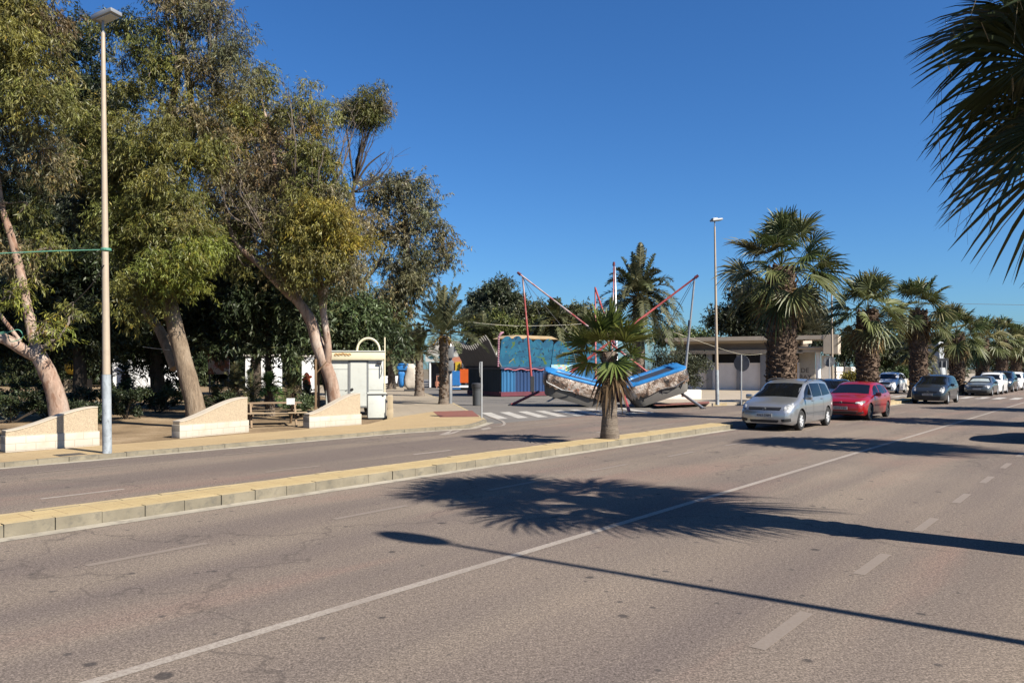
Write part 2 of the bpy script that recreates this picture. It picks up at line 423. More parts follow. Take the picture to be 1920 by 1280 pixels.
# kerbs: individual stones with open joints, one run = one object
def kerb_run(name, pts, w, h, m, step=.55, side=1, z0=-.03, top=None):
    b = MB(); j = MB()
    P = [Vector((p[0], p[1], 0)) for p in pts]
    d = [0]
    for a, c in zip(P, P[1:]): d.append(d[-1] + (c - a).length)
    def pos(s):
        for i in range(len(P) - 1):
            if s <= d[i + 1] or i == len(P) - 2:
                return P[i].lerp(P[i + 1], (s - d[i]) / max(d[i + 1] - d[i], 1e-6))
    n = max(1, int(d[-1] / step))
    for k in range(n):
        a, c = pos(k * d[-1] / n), pos((k + 1) * d[-1] / n)
        t = (c - a); L = t.length; t.normalize(); nrm = Vector((-t.y, t.x, 0)) * side
        mid = (a + c) / 2 + nrm * (w / 2 + random.uniform(-.006, .006))
        hh = h + random.uniform(-.008, .004)
        b.box((mid.x, mid.y, (z0 + hh) / 2), (L - random.choice([.006, .008, .013, .007]), w, hh - z0), math.atan2(t.y, t.x) + random.uniform(-.006, .006), bev=.012 if k < 60 else 0)
    if top is None: return b.build(name, m, kind='structure')
    o = b.build(name, [m, top], kind='structure')
    o.data.polygons.foreach_set('material_index', [1 if p.normal.z > .8 else 0 for p in o.data.polygons]); return o
# median: two kerbs, joint bed, tiles; interrupted at the crossing
MED_U = [(-40, 24.3), (34.2, 57.6), (62.5, 240)]
for i, (ua, ub) in enumerate(MED_U):
    st = .55 if i < 2 else 1.6
    kerb_run('median_kerb', [UV(ua, 10.38), UV(ub, 10.38)], .13, .153, M_KERB if i == 0 else M_KERBY, st, top=M_KTOP)
    kerb_run('median_kerb', [UV(ua, 11.18), UV(ub, 11.18)], .13, .153, M_KERB, st, side=-1, top=M_KTOP)
    kerb_run('median_kerb', [UV(ub + .0, 10.38), UV(ub + .14, 10.6), UV(ub + .14, 10.92), UV(ub, 11.18)], .13, .153, M_KERBY, .3, top=M_KTOP)
    b = MB(); b.prism([(p.x, p.y) for p in strip(ua, ub + .01, 10.50, 11.06)], -.04, .149)
    b.build('median_paving', M_MEDT, kind='structure')
    b = MB(); b.prism([(p.x, p.y) for p in strip(ua, ub, 10.40, 11.11)], -.04, .12); b.build('median_bed', M_JOINT, kind='structure')
    sheet('gutter', strip(ua, ub, 10.13, 10.37), .004, M_GUT)
kerb_run('left_kerb', [UV(-45, 17.7), UV(16, 17.7)] + CORN[:3], .13, .103, M_KERB, .6)
kerb_run('side_street_kerb', CORN[2:] + [far_end], .13, .103, M_KERBY, .8)
kerb_run('right_kerb', RB[2:10] + [UV(120, 16.9)], .13, .155, M_KERBY, .8, side=1)
kerb_run('near_kerb', [UV(-20, .3), UV(140, .3)], .13, .155, M_KERB, .8, side=-1)
gut = [UV(-45, 17.45), UV(16, 17.45), UV(16, 17.69), UV(-45, 17.69)]
sheet('gutter', gut, .004, M_GUT)
gl = [UV(16, 17.45)] + [c + Vector((.22, -.2, 0)) for c in CORN[:2]] + [CORN[2] + Vector((.3, 0, 0)), CORN[2]] + [CORN[1], CORN[0], UV(16, 17.69)]
sheet('gutter', [Vector((p.x + .01, p.y - .01, 0)) for p in gl], .004, M_GUT)
# red tactile patch at the crossing, manhole frame in the pavement
sheet('tactile_paving', [G(812, 771.3, PZ), G(885, 769.3, PZ), G(899, 780.6, PZ), G(825, 782, PZ)], PZ + .005, M_RED)
sheet('tactile_paving', [G(1222, 757.5, .155), G(1330, 752.0, .155), G(1330, 756.5, .155), G(1232, 760.5, .155)], .155, M_RED)
# ------------------------------------------------------------------ painted markings
def mark(name, poly, m, z=.003): return sheet(name, poly, z, m)
mark('lane_line', strip(-8, 200, 5.11, 5.22), M_LINE)
for k in range(-3, 40):
    u = 2.75 + k * 2.55 + 0.35; L = 1.05
    mark('lane_dash', strip(u - .3, u - .3 + L, 2.05, 2.16), M_FAINT)
for k in range(-4, 40):
    u = 3.3 + k * 3.1
    mark('parking_dash', strip(u, u + 1.3, 8.2, 8.31), M_FAINT)
for k in range(-4, 30):
    u = 4.55 + k * 3.9
    mark('parking_dash', strip(u, u + 1.25, 12.97, 13.07), M_LINE if k % 2 == 0 else M_FAINT)
    mark('parking_dash', strip(u + 1.1, u + 2.6, 16.35, 16.43), M_FAINT)
ZA, ZB = G(926, 779), G(1190, 769)
sdir = (G(945, 772) - G(983, 784)).normalized()
for k in range(9):
    c = ZA.lerp(ZB, k / 8.0); t = (ZB - ZA).normalized() * .26
    mark('zebra_stripe', [c - t - sdir * 2.1, c + t - sdir * 2.1, c + t + sdir * 2.2, c - t + sdir * 2.2], M_ZEB)
for k in range(10):
    v = 1.2 + k * .95
    mark('zebra_stripe', strip(58.2, 61.8, v, v + .5), M_ZEB)
for k in range(5):
    mark('zebra_stripe', strip(58.2, 61.8, 12 + k * .95, 12.5 + k * .95), M_ZEB)
# give-way stencil and curved edge line at the corner
mark('give_way_marking', [G(822, 815), G(850, 805.3), G(842, 812), G(872, 803.2), G(852, 812), G(836, 815.5)], M_LINE)
mark('stop_dash', [G(901, 803.5), G(917, 800.5), G(922, 803.0), G(906, 805.8)], M_LINE)
edge = [G(846, 796.5), G(890, 798.5), G(922, 800), G(943, 797.5), G(944, 791), G(930, 785), G(915, 780)]
edge = curve_pts(edge, 6)
b = MB()
for a, c in zip(edge, edge[1:]):
    t = (c - a).normalized(); n = Vector((-t.y, t.x, 0)) * .05
    b.quad(a - n, c - n, c + n, a + n)
for i in range(len(b.v)): b.v[i] = (b.v[i][0], b.v[i][1], .009)
b.build('edge_line', M_LINE, kind='structure')
# ------------------------------------------------------------------ plants
M_LEAF = leaf_mat('eucalypt leaf', .16, .5, .3)
M_PALM = leaf_mat('palm leaf', .22, .5, .28)
M_DRY = leaf_mat('dry frond', .15, .8, .1)
def bark_mat(name, stops, scale=1.6, stretch=(1, 1, .35), bk=.5, bs=9, fine=None):
    m, nt, b = nodes_of(name); p = scaled(nt, objco(nt), stretch)
    f = noise(nt, p, scale, 6, .62, .6)
    c = ramp(nt, f, stops)
    g = noise(nt, p, scale * 9, 5, .7)
    c = mix(nt, .45, c, ramp(nt, g, [(.3, .2), (.7, .8)]), 'OVERLAY')
    if fine: c = mix(nt, ramp(nt, noise(nt, p, scale * 3.3, 5, .7, .8), [(.56, 0), (.62, 1)]), c, fine)
    nt.links.new(c, b.inputs['Base Color']); b.inputs['Roughness'].default_value = .85; b.inputs['Specular IOR Level'].default_value = .2
    bump(nt, b, noise(nt, p, bs, 5, .7), bk, .05)
    return m
M_BPINK = bark_mat('smooth pink bark', [(.3, (.30, .19, .135)), (.48, (.40, .28, .21)), (.60, (.50, .40, .33)), (.72, (.60, .53, .46))], 1.5, fine=(.26, .15, .10), bk=.3)
M_BBROWN = bark_mat('fibrous brown bark', [(.3, (.17, .12, .08)), (.5, (.28, .21, .145)), (.7, (.38, .30, .22))], 3.0, (1, 1, .22), 1.0, 12)
M_BGREY = bark_mat('grey branch bark', [(.3, (.12, .09, .07)), (.6, (.23, .19, .155)), (.75, (.36, .31, .26))], 2.5, (1, 1, .3), .5, 10)
M_BDARK = bark_mat('dark bark', [(.3, (.05, .04, .03)), (.7, (.13, .10, .075))], 2.5, (1, 1, .3), .6, 10)
M_BPALM = bark_mat('palm trunk bark', [(.3, (.13, .10, .08)), (.55, (.26, .21, .165)), (.75, (.36, .30, .24))], 3.0, (.6, .6, 4.0), 1.0, 6)
M_BOOT = bark_mat('palm boots', [(.3, (.075, .05, .035)), (.55, (.17, .115, .08)), (.78, (.36, .27, .20))], 4.0, (1, 1, 1), .7, 14)
TREES = []
def limb(mb, pts, r0, r1, n=7, k=5, wob=0.0):
    P = curve_pts(pts, k)
    if wob:
        for i in range(1, len(P) - 1):
            P[i] = P[i] + Vector(rng.normal(size=3)) * wob
    mb.tube(P, lerp_list([r0, r1], len(P)), n, jitter=.12)
    return P
def sprays(lv, c, rad, n, k, L, W, tint, tvar=.22, hang=.8, up=0.0, twigs=None):
    """n hanging sprays of k leaves in a ball of radius rad (3-vector) about c"""
    base = c[None] + inball(n, .5) * rad[None]
    out = unit(base - c[None] + np.array([0, 0, .15]))
    td = unit(out * .7 + rdir(n) * .6 + np.array([0, 0, -hang * .6 + up]))
    tl = rng.uniform(.25, .55, n) * (L / .18)
    t = rng.random((n, k))
    pos = base[:, None] + td[:, None] * (t * tl[:, None])[..., None]
    pos[..., 2] -= (t ** 2) * tl[:, None] * .35 * hang
    pos = pos + rng.normal(size=pos.shape) * .03
    d = unit(td[:, None] * .35 + rng.normal(size=(n, k, 3)) * .55 + np.array([0, 0, -hang])).reshape(-1, 3)
    pos = pos.reshape(-1, 3)
    side = unit(np.cross(d, rdir(len(d))))
    ts = np.asarray(tint)[None] * (1 + rng.normal(size=(n, 1)) * tvar)
    tt = np.repeat(ts, k, 0) * (1 + rng.normal(size=(n * k, 1)) * .2)
    # a few yellowing leaves
    yl = rng.random(n * k) < .05
    tt[yl] = tt[yl] * np.array([1.5, 1.15, .9])
    lv.leaves(pos, d, side, L * rng.uniform(.7, 1.3, n * k), W * rng.uniform(.7, 1.25, n * k), np.clip(tt, .008, .6))
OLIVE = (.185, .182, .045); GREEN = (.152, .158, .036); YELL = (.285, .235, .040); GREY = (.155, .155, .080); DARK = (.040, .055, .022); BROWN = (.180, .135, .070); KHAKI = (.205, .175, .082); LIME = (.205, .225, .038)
def crown_tree(name, label, trunk_pts, trunk_r, blobs, bark, Y, group=None, L=.155, W=.026, dens=2.4, limbs=True, trunk2=None, bare=None, leafk=14, cat='tree', hang=.8, fork=None, clump=.54, twig=1.0):
    """trunk_pts: [(px,py,dY)]; blobs: [(px,py,rpx,dY,tint,dens)] in the photograph's pixels at distance Y + dY"""
    base = at(trunk_pts[0][0], trunk_pts[0][1], Y + trunk_pts[0][2]); base.z = min(base.z, .08)
    root = thing(name, label, cat, base, 0, group)
    mb = MB()
    P = [at(x, y, Y + d) for x, y, d in trunk_pts]; P[0].z = min(P[0].z, -.05)
    TP = curve_pts(P, 6)
    rr = lerp_list(trunk_r, len(TP))
    rr = [r * (1 + .22 * math.exp(-max(0, (q.z - .1)) / .35)) for r, q in zip(rr, TP)]
    mb.tube(TP, rr, 14, jitter=.09)
    ends = [TP[-1]]; attach = list(TP[len(TP) // 2:])
    att_r = [rr[len(TP) // 2 + i] for i in range(len(attach))]
    for t2, r2 in (trunk2 or []):
        Q = curve_pts([at(x, y, Y + d) for x, y, d in t2], 6); q2 = lerp_list(r2, len(Q))
        mb.tube(Q, q2, 10, jitter=.1)
        attach += Q[len(Q) // 3:]; att_r += q2[len(Q) // 3:]
    lv = LV(); tw = MB()
    for (px, py, rp, dY, tint, dn) in blobs:
        c = at(px, py, Y + dY); rm = rp / FPX * (Y + dY)
        # limb from the closest lower attach point
        if limbs:
            best = min(range(len(attach)), key=lambda i: (attach[i] - c).length + (2.0 if attach[i].z > c.z - .2 else 0))
            a = attach[best]
            m_ = a.lerp(c, .5) + Vector((rng.normal() * .25, rng.normal() * .25, -.12 * (c - a).length))
            r0 = min(att_r[best] * .6, .05 + .012 * (c - a).length)
            LP = limb(tw, [a, m_, c], r0, .022, 6, 5, .03)
            attach += LP[3:]; att_r += lerp_list([r0 * .7, .022], len(LP) - 3)
        clump_ = min(clump, rm * .75)
        nc = max(3, int((rm / clump_) ** 2 * 5.2))
        ctr = v3(c)[None] + inball(nc, .50) * np.array([rm, rm * .9, rm * .92])[None] * rng.uniform(.8, 1.28, (nc, 1))
        dn_ = rng.random(nc) < .22
        ctr[dn_, 2] -= rm * rng.uniform(.2, .7, dn_.sum())          # hanging ends
        for q in ctr:
            cr = clump_ * rng.uniform(.55, 1.15)
            if rng.random() < .75 * twig:
                e = Vector(q); s0 = c.lerp(e, .15)
                limb(tw, [s0, s0.lerp(e, .55) + Vector(rng.normal(size=3)) * .12, e + Vector((0, 0, cr * .3))], .018, .006, 4, 3)
            ns = int(30 * dn * dens * (cr / .6) ** 2 * rng.uniform(.35, 1.35))
            tn = np.asarray(tint) * rng.uniform(.75, 1.25) * np.array([rng.uniform(.9, 1.12), 1, rng.uniform(.85, 1.15)])
            sprays(lv, q, np.array([cr, cr, cr * .72]), ns, leafk, L, W, tn, hang=hang)
    for (px, py, x2, y2, n, spread) in (bare or []):       # bare twiggy branches
        a = at(px, py, Y); e = at(x2, y2, Y)
        for _ in range(n):
            o = Vector(rng.normal(size=3)) * spread
            e2 = e + o; m_ = a.lerp(e2, .55) + o * .35 - Vector((0, 0, .1))
            LP = limb(tw, [a, m_, e2], .03 + .02 * random.random(), .008, 5, 5, .02)
            for _k in range(7):
                s0 = LP[random.randrange(5, len(LP))]; e3 = s0 + Vector(rng.normal(size=3)) * .35 + Vector((0, 0, .35))
                limb(tw, [s0, s0.lerp(e3, .5) + Vector(rng.normal(size=3)) * .06, e3], .010, .004, 3, 2)
    off = base
    mb.v = [(x - off.x, y - off.y, z - off.z) for x, y, z in mb.v]; tw.v = [(x - off.x, y - off.y, z - off.z) for x, y, z in tw.v]
    tr = mb.build('trunk', bark, root, smooth=50)
    if tw.v: tw.build('branches', M_BGREY if bark is not M_BDARK else M_BDARK, root, smooth=60, fix=False)
    lv.build('crown', M_LEAF, root, off=v3(off))
    return root
# --- the three trees behind the curved walls, and those behind them
crown_tree('eucalyptus_tree', 'pink barked eucalyptus whose trunk forks low behind the lowest curved wall beside the lamp post',
    [(118, 800, 0), (108, 755, 0), (92, 705, 0), (66, 655, .1)], [.27, .235, .215, .19],
    [(35, 60, 95, 0, OLIVE, 1), (-60, 120, 110, .5, OLIVE, 1), (60, 175, 70, -.6, OLIVE, 1), (10, 250, 75, .3, GREY, .6), (75, 285, 55, .2, KHAKI, .5), (-60, 330, 100, .5, DARK, 1), (50, 380, 45, .8, GREEN, .4), (95, 460, 35, 1.0, GREEN, .45), (15, 480, 50, .6, KHAKI, .5), (100, 40, 50, .5, BROWN, .7), (-40, -60, 110, 0, OLIVE, 1), (20, 545, 30, -.2, LIME, .5), (105, 625, 22, -.3, LIME, .7), (88, 610, 14, -.3, YELL, .7), (135, 590, 20, 1.2, GREEN, .6)],
    M_BPINK, 20.6, trunk2=[([(70, 668, 0), (48, 658, -.1), (0, 632, -.3), (-70, 622, -.4), (-160, 560, -.3)], [.17, .155, .14, .12, .08]), ([(68, 660, .1), (54, 590, .2), (38, 510, .3), (20, 440, .4), (2, 380, .4), (-10, 250, .4), (10, 120, .3)], [.15, .13, .11, .1, .08, .06, .04]), ([(38, 640, -.1), (0, 590, -.2), (-40, 540, -.2)], [.06, .05, .03])])
crown_tree('eucalyptus_tree', 'leaning brown barked eucalyptus with drooping green foliage behind the middle curved wall',
    [(374, 800, 0), (362, 745, 0), (345, 680, 0), (328, 610, 0), (312, 540, .2), (300, 440, .4), (305, 300, .5), (330, 160, .5), (350, 40, .4)], [.32, .29, .27, .255, .24, .2, .16, .11, .05],
    [(330, 505, 58, -1.2, LIME, 1.1), (275, 540, 50, -.6, GREEN, 1), (375, 470, 50, -1.0, LIME, 1.0), (290, 440, 62, -.9, GREEN, 1), (350, 400, 55, -1.0, OLIVE, 1), (245, 400, 60, 0, GREEN, 1), (300, 340, 62, -.6, OLIVE, 1), (225, 300, 60, .2, OLIVE, 1), (270, 250, 62, -.6, OLIVE, 1), (165, 290, 55, .4, GREEN, .9), (350, 290, 55, -.2, OLIVE, .9), (180, 215, 50, .2, OLIVE, .9), (330, 215, 50, 0, OLIVE, .9), (245, 165, 42, 0, GREEN, .8), (385, 225, 45, .3, KHAKI, .8), (300, 115, 52, 0, GREEN, .8), (375, 130, 52, 0, KHAKI, .75), (425, 95, 46, 0, GREY, .75), (400, 35, 46, .2, GREY, .7), (290, 35, 55, .2, GREEN, .7), (340, -20, 70, .2, KHAKI, .7), (255, 100, 34, .3, GREY, .55), (225, 50, 36, .4, GREEN, .6), (265, 470, 45, 1, DARK, 1), (185, 380, 55, 1.4, DARK, .9)],
    M_BBROWN, 25.0, trunk2=[([(318, 600, .1), (330, 420, .4), (360, 250, .5), (350, 130, .4), (330, 20, .3)], [.18, .16, .12, .08, .04]), ([(330, 690, .5), (300, 620, .9), (265, 570, 1.3), (240, 480, 1.5)], [.2, .17, .13, .08])],
    bare=[(395, 130, 425, 10, 4, .5), (330, 130, 300, -10, 4, .4)])
crown_tree('eucalyptus_tree', 'forked eucalyptus with mottled white and orange bark behind the curved wall by the white kiosk',
    [(632, 800, 0), (626, 745, 0), (618, 705, 0), (596, 650, 0), (582, 600, 0), (556, 562, 0)], [.26, .24, .23, .215, .20, .16],
    [(620, 405, 55, -1.2, YELL, 1.05), (570, 420, 62, -1.2, OLIVE, 1), (650, 450, 42, -.6, YELL, .9), (520, 440, 50, -.6, KHAKI, .6), (600, 480, 55, -1.0, OLIVE, 1), (545, 495, 45, -.8, OLIVE, .9), (645, 505, 42, -.4, KHAKI, .9), (480, 385, 45, 0, KHAKI, .45), (440, 330, 50, .3, KHAKI, .6), (500, 310, 48, 0, BROWN, .35), (430, 250, 45, .3, YELL, .7), (470, 210, 42, 0, OLIVE, .7), (545, 255, 40, 0, BROWN, .35), (590, 290, 42, -.3, OLIVE, .8), (615, 330, 40, -.3, OLIVE, .8), (580, 195, 34, 0, OLIVE, .9), (535, 205, 26, 0, OLIVE, .7), (480, 150, 32, .2, OLIVE, .75), (555, 345, 42, -.2, KHAKI, .5), (450, 440, 40, .6, GREEN, .6), (600, 235, 30, 0, YELL, .7), (640, 370, 36, -.3, KHAKI, .8), (430, 185, 34, .4, YELL, .6), (505, 255, 34, .2, KHAKI, .5)],
    M_BPINK, 27.5, trunk2=[([(612, 690, 0), (615, 650, -.1), (606, 585, -.1), (600, 530, -.1), (592, 440, 0), (590, 330, 0), (585, 220, 0)], [.15, .13, .115, .105, .09, .06, .03]), ([(556, 562, 0), (530, 540, 0), (490, 500, .1), (440, 450, .2), (420, 380, .3)], [.18, .15, .11, .08, .05]), ([(556, 562, 0), (536, 520, 0), (545, 430, 0), (520, 330, 0), (500, 230, .1), (485, 160, .1)], [.18, .15, .11, .08, .06, .03]), ([(604, 650, .3), (588, 610, .5), (575, 585, .6)], [.12, .1, .05])],
    bare=[(545, 430, 510, 270, 14, .9), (560, 420, 560, 230, 12, .7), (520, 480, 455, 370, 10, .7), (600, 400, 640, 260, 8, .5), (530, 500, 470, 420, 8, .6)])
crown_tree('eucalyptus_tree', 'slender eucalyptus with bare branches under one flat topped tuft against the sky',
    [(630, 770, 0), (614, 640, 0), (608, 560, 0), (636, 450, 0), (664, 350, 0), (672, 290, 0)], [.2, .16, .13, .11, .08, .05],
    [(655, 205, 26, 0, GREY, 1.1), (690, 190, 30, 0, GREEN, 1.15), (715, 205, 20, 0, KHAKI, 1.0), (640, 222, 16, 0, GREY, .8), (675, 215, 26, 0, GREEN, .9), (665, 420, 40, 1, KHAKI, .7)],
    M_BDARK, 34.0, bare=[(664, 350, 672, 215, 6, .25), (664, 345, 710, 215, 5, .3), (664, 360, 722, 290, 4, .25), (668, 400, 650, 300, 5, .4)], trunk2=[([(664, 350, 0), (690, 310, 0), (722, 285, 0)], [.06, .04, .02]), ([(664, 345, 0), (655, 280, 0), (648, 230, 0)], [.05, .04, .02]), ([(672, 290, 0), (695, 240, 0), (705, 205, 0)], [.05, .035, .02])])
crown_tree('eucalyptus_tree', 'grey green eucalyptus with an open crown standing over the date palms by the side street',
    [(668, 745, 0), (690, 640, 0), (725, 580, 0), (760, 530, 0), (762, 460, 0), (758, 390, 0)], [.45, .4, .36, .28, .18, .06],
    [(740, 350, 40, 0, GREY, .95), (770, 335, 32, 0, GREY, .9), (715, 375, 34, .3, KHAKI, .8), (785, 385, 36, 0, GREY, .85), (815, 420, 30, 0, GREY, .85), (830, 455, 26, 0, KHAKI, .85), (745, 425, 42, 0, KHAKI, .85), (800, 470, 34, 0, GREY, .8), (700, 440, 36, .4, KHAKI, .7), (755, 480, 42, -.3, GREY, .9), (765, 530, 42, -.3, GREY, 1), (730, 545, 34, -.3, KHAKI, .9), (790, 520, 30, 0, GREY, .8), (845, 490, 14, 0, KHAKI, .7), (720, 490, 26, .2, GREY, .5), (735, 590, 40, 0, GREEN, .9), (690, 340, 20, 0, KHAKI, .6)],
    M_BGREY, 40.0, L=.22, W=.044, trunk2=[([(690, 640, 0), (678, 570, 0), (682, 530, 0), (705, 500, 0), (725, 460, 0)], [.2, .15, .12, .1, .05]), ([(760, 530, 0), (800, 505, 0), (835, 480, 0)], [.12, .08, .03])], clump=.7, dens=.85)
crown_tree('eucalyptus_tree', 'hazy brown twigged eucalyptus behind the forked white and orange trunk',
    [(628, 770, 0), (594, 640, 0), (556, 550, 0), (515, 400, 0), (520, 280, 0)], [.2, .18, .15, .1, .05],
    [(500, 300, 62, 0, KHAKI, .75), (545, 350, 58, 0, KHAKI, .75), (470, 370, 60, 0, KHAKI, .8), (440, 290, 50, 0, OLIVE, .75), (560, 280, 48, 0, KHAKI, .7), (520, 420, 62, 0, KHAKI, .8), (450, 450, 55, 0, GREEN, .8), (590, 380, 50, 0, OLIVE, .8), (480, 220, 44, 0, KHAKI, .7), (600, 460, 55, 0, GREEN, .8), (430, 200, 40, .3, OLIVE, .65), (535, 225, 36, 0, KHAKI, .65), (640, 420, 40, 0, KHAKI, .7), (385, 365, 45, 0, OLIVE, .8), (400, 300, 40, 0, KHAKI, .8), (395, 430, 45, .5, GREEN, .8)],
    M_BDARK, 32.0, L=.20, W=.036, dens=1.0, bare=[(505, 430, 480, 250, 10, 1.0), (515, 400, 560, 240, 10, .9)])
# --- dark understorey trees of the park
def dark_tree(label, px, Y, blobs, tint, trunk_top=560, r=.3, lean=0, bark=None, L=.26, W=.07, dens=.8, group='dark trees deep in the park', py=None):
    b = G(px, 690 + FPX * 1.9 / Y, .1)
    pts = [(px, 690 + FPX * 1.95 / Y, 0), (px + lean * .5, (trunk_top + 690) / 2 + 20, 0), (px + lean, trunk_top, 0)]
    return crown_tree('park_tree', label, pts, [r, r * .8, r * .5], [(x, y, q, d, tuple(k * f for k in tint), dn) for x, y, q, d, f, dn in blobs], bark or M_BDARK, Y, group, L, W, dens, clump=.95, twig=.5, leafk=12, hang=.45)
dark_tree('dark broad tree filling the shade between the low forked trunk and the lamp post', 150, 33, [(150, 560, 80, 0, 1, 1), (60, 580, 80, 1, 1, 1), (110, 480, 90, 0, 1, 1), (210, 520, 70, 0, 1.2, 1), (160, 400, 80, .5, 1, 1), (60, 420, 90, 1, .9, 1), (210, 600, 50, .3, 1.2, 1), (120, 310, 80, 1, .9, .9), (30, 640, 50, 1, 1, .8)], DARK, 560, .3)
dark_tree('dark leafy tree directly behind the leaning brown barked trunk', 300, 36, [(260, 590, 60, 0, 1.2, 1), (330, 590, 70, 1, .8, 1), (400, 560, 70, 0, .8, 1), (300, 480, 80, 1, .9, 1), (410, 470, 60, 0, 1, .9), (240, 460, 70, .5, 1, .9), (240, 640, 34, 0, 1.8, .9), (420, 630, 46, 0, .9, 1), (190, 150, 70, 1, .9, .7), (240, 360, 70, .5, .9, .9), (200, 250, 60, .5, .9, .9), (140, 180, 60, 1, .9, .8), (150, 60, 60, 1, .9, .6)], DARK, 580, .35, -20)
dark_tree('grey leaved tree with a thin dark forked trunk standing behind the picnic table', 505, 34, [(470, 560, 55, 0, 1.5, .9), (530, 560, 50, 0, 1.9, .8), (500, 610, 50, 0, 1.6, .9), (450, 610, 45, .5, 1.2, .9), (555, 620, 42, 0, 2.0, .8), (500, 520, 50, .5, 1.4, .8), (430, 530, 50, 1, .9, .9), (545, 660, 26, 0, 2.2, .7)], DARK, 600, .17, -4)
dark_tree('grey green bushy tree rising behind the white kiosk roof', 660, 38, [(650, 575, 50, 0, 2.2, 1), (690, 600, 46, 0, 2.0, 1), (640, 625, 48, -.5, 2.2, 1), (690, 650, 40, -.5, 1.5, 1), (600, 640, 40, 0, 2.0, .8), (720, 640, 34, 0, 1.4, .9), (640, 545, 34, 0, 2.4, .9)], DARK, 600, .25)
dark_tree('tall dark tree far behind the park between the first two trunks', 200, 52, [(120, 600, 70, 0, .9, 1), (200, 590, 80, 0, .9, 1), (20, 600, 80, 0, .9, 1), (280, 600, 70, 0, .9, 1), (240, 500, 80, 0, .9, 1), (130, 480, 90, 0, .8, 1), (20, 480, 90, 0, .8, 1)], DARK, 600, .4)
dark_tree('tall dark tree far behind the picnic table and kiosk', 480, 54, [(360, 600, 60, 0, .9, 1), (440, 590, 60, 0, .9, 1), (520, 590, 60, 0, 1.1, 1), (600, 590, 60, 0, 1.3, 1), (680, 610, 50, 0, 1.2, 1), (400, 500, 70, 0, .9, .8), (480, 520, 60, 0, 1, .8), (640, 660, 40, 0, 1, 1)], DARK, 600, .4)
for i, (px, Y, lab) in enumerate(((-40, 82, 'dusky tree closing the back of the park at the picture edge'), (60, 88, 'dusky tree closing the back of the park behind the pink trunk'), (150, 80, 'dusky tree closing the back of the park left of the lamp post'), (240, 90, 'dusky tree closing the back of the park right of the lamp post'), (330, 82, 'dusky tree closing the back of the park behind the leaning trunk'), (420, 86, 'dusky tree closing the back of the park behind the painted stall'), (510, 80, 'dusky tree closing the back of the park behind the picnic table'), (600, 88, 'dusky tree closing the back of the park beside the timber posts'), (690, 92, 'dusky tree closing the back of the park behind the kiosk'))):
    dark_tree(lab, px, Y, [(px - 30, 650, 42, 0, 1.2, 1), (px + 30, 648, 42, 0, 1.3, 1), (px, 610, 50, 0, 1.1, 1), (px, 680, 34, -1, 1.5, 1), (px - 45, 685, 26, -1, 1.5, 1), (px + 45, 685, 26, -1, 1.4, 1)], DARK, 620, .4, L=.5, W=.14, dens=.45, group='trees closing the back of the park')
src = [o for o in COL.objects if o.type == 'EMPTY' and o.name.startswith('park_tree')]
for i, (x, y, k, rz, lab) in enumerate(((-33, 36, 0, 1.2, 'dark broad tree continuing the park beyond the picture edge, nearest the pavement'), (-44, 50, 1, 2.5, 'dark leafy tree continuing the park beyond the picture edge, farther back'), (-30, 24, 3, .6, 'grey green bushy tree beyond the picture edge behind the pavement'), (-62, 62, 4, 3.1, 'tall dark tree beyond the picture edge at the far side of the park'), (-52, 34, 5, 4.0, 'tall dark tree beyond the picture edge deep in the park'), (-75, 85, 0, 5.0, 'dark broad tree beyond the picture edge at the back of the park'))):
    dup(src[k], (x, y, .05), rz, lab, 'park trees beyond the picture edge')
# --- distant trees
def far_tree(label, px, Y, blobs, tint, r=.4, top=600, group='trees beyond the fairground'):
    pts = [(px, 690 + FPX * 1.95 / Y, 0), (px, 660, 0), (px + 3, top, 0)]
    return crown_tree('background_tree', label, pts, [r, r * .8, r * .4], [(x, y, q, d, tint, dn) for x, y, q, d, dn in blobs], M_BDARK, Y, group, .42, .13, .62, clump=1.5, twig=.3, leafk=12, hang=.4)
far_tree('grey eucalyptus on the skyline just past the pinnate palms', 925, 105, [(905, 560, 24, 0, 1), (935, 545, 26, 0, 1), (960, 565, 26, 0, 1), (890, 585, 22, 0, 1), (930, 590, 34, 0, 1), (965, 600, 26, 0, 1), (975, 575, 16, 0, 1), (890, 560, 14, 0, .9)], (.085, .10, .055))
far_tree('olive green tree behind the tall thin mast of the ride', 1000, 98, [(985, 600, 22, 0, 1), (1005, 585, 20, 0, 1), (1075, 600, 26, 0, 1), (1095, 580, 22, 0, 1), (1050, 620, 26, 0, 1), (1010, 620, 24, 0, 1), (1090, 620, 24, 0, 1)], (.10, .105, .04))
far_tree('sunlit light green tree over the blue stall roof', 960, 88, [(930, 620, 24, 0, 1.1), (955, 610, 24, 0, 1.1), (985, 620, 22, 0, 1.1), (1010, 622, 20, 0, 1.1), (900, 625, 22, 0, 1)], (.12, .14, .035))
far_tree('dark round eucalyptus behind the flat roofed building', 1400, 84, [(1400, 570, 36, 0, 1), (1370, 595, 24, 0, 1), (1345, 605, 18, 0, .9), (1425, 560, 34, 0, 1), (1445, 590, 34, 0, 1), (1410, 610, 30, 0, .8), (1500, 590, 26, 0, 1), (1530, 595, 24, 0, 1), (1515, 570, 24, 0, 1), (1480, 570, 26, 0, 1), (1470, 620, 30, 0, 1), (1530, 620, 22, 0, 1)], (.050, .062, .028))
far_tree('low bright green tree line above the left end of the building roof', 1290, 92, [(1250, 630, 14, 0, 1.2), (1275, 628, 14, 0, 1.2), (1300, 628, 13, 0, 1.2), (1325, 632, 12, 0, 1.1), (1230, 635, 12, 0, 1.1)], (.10, .14, .04))
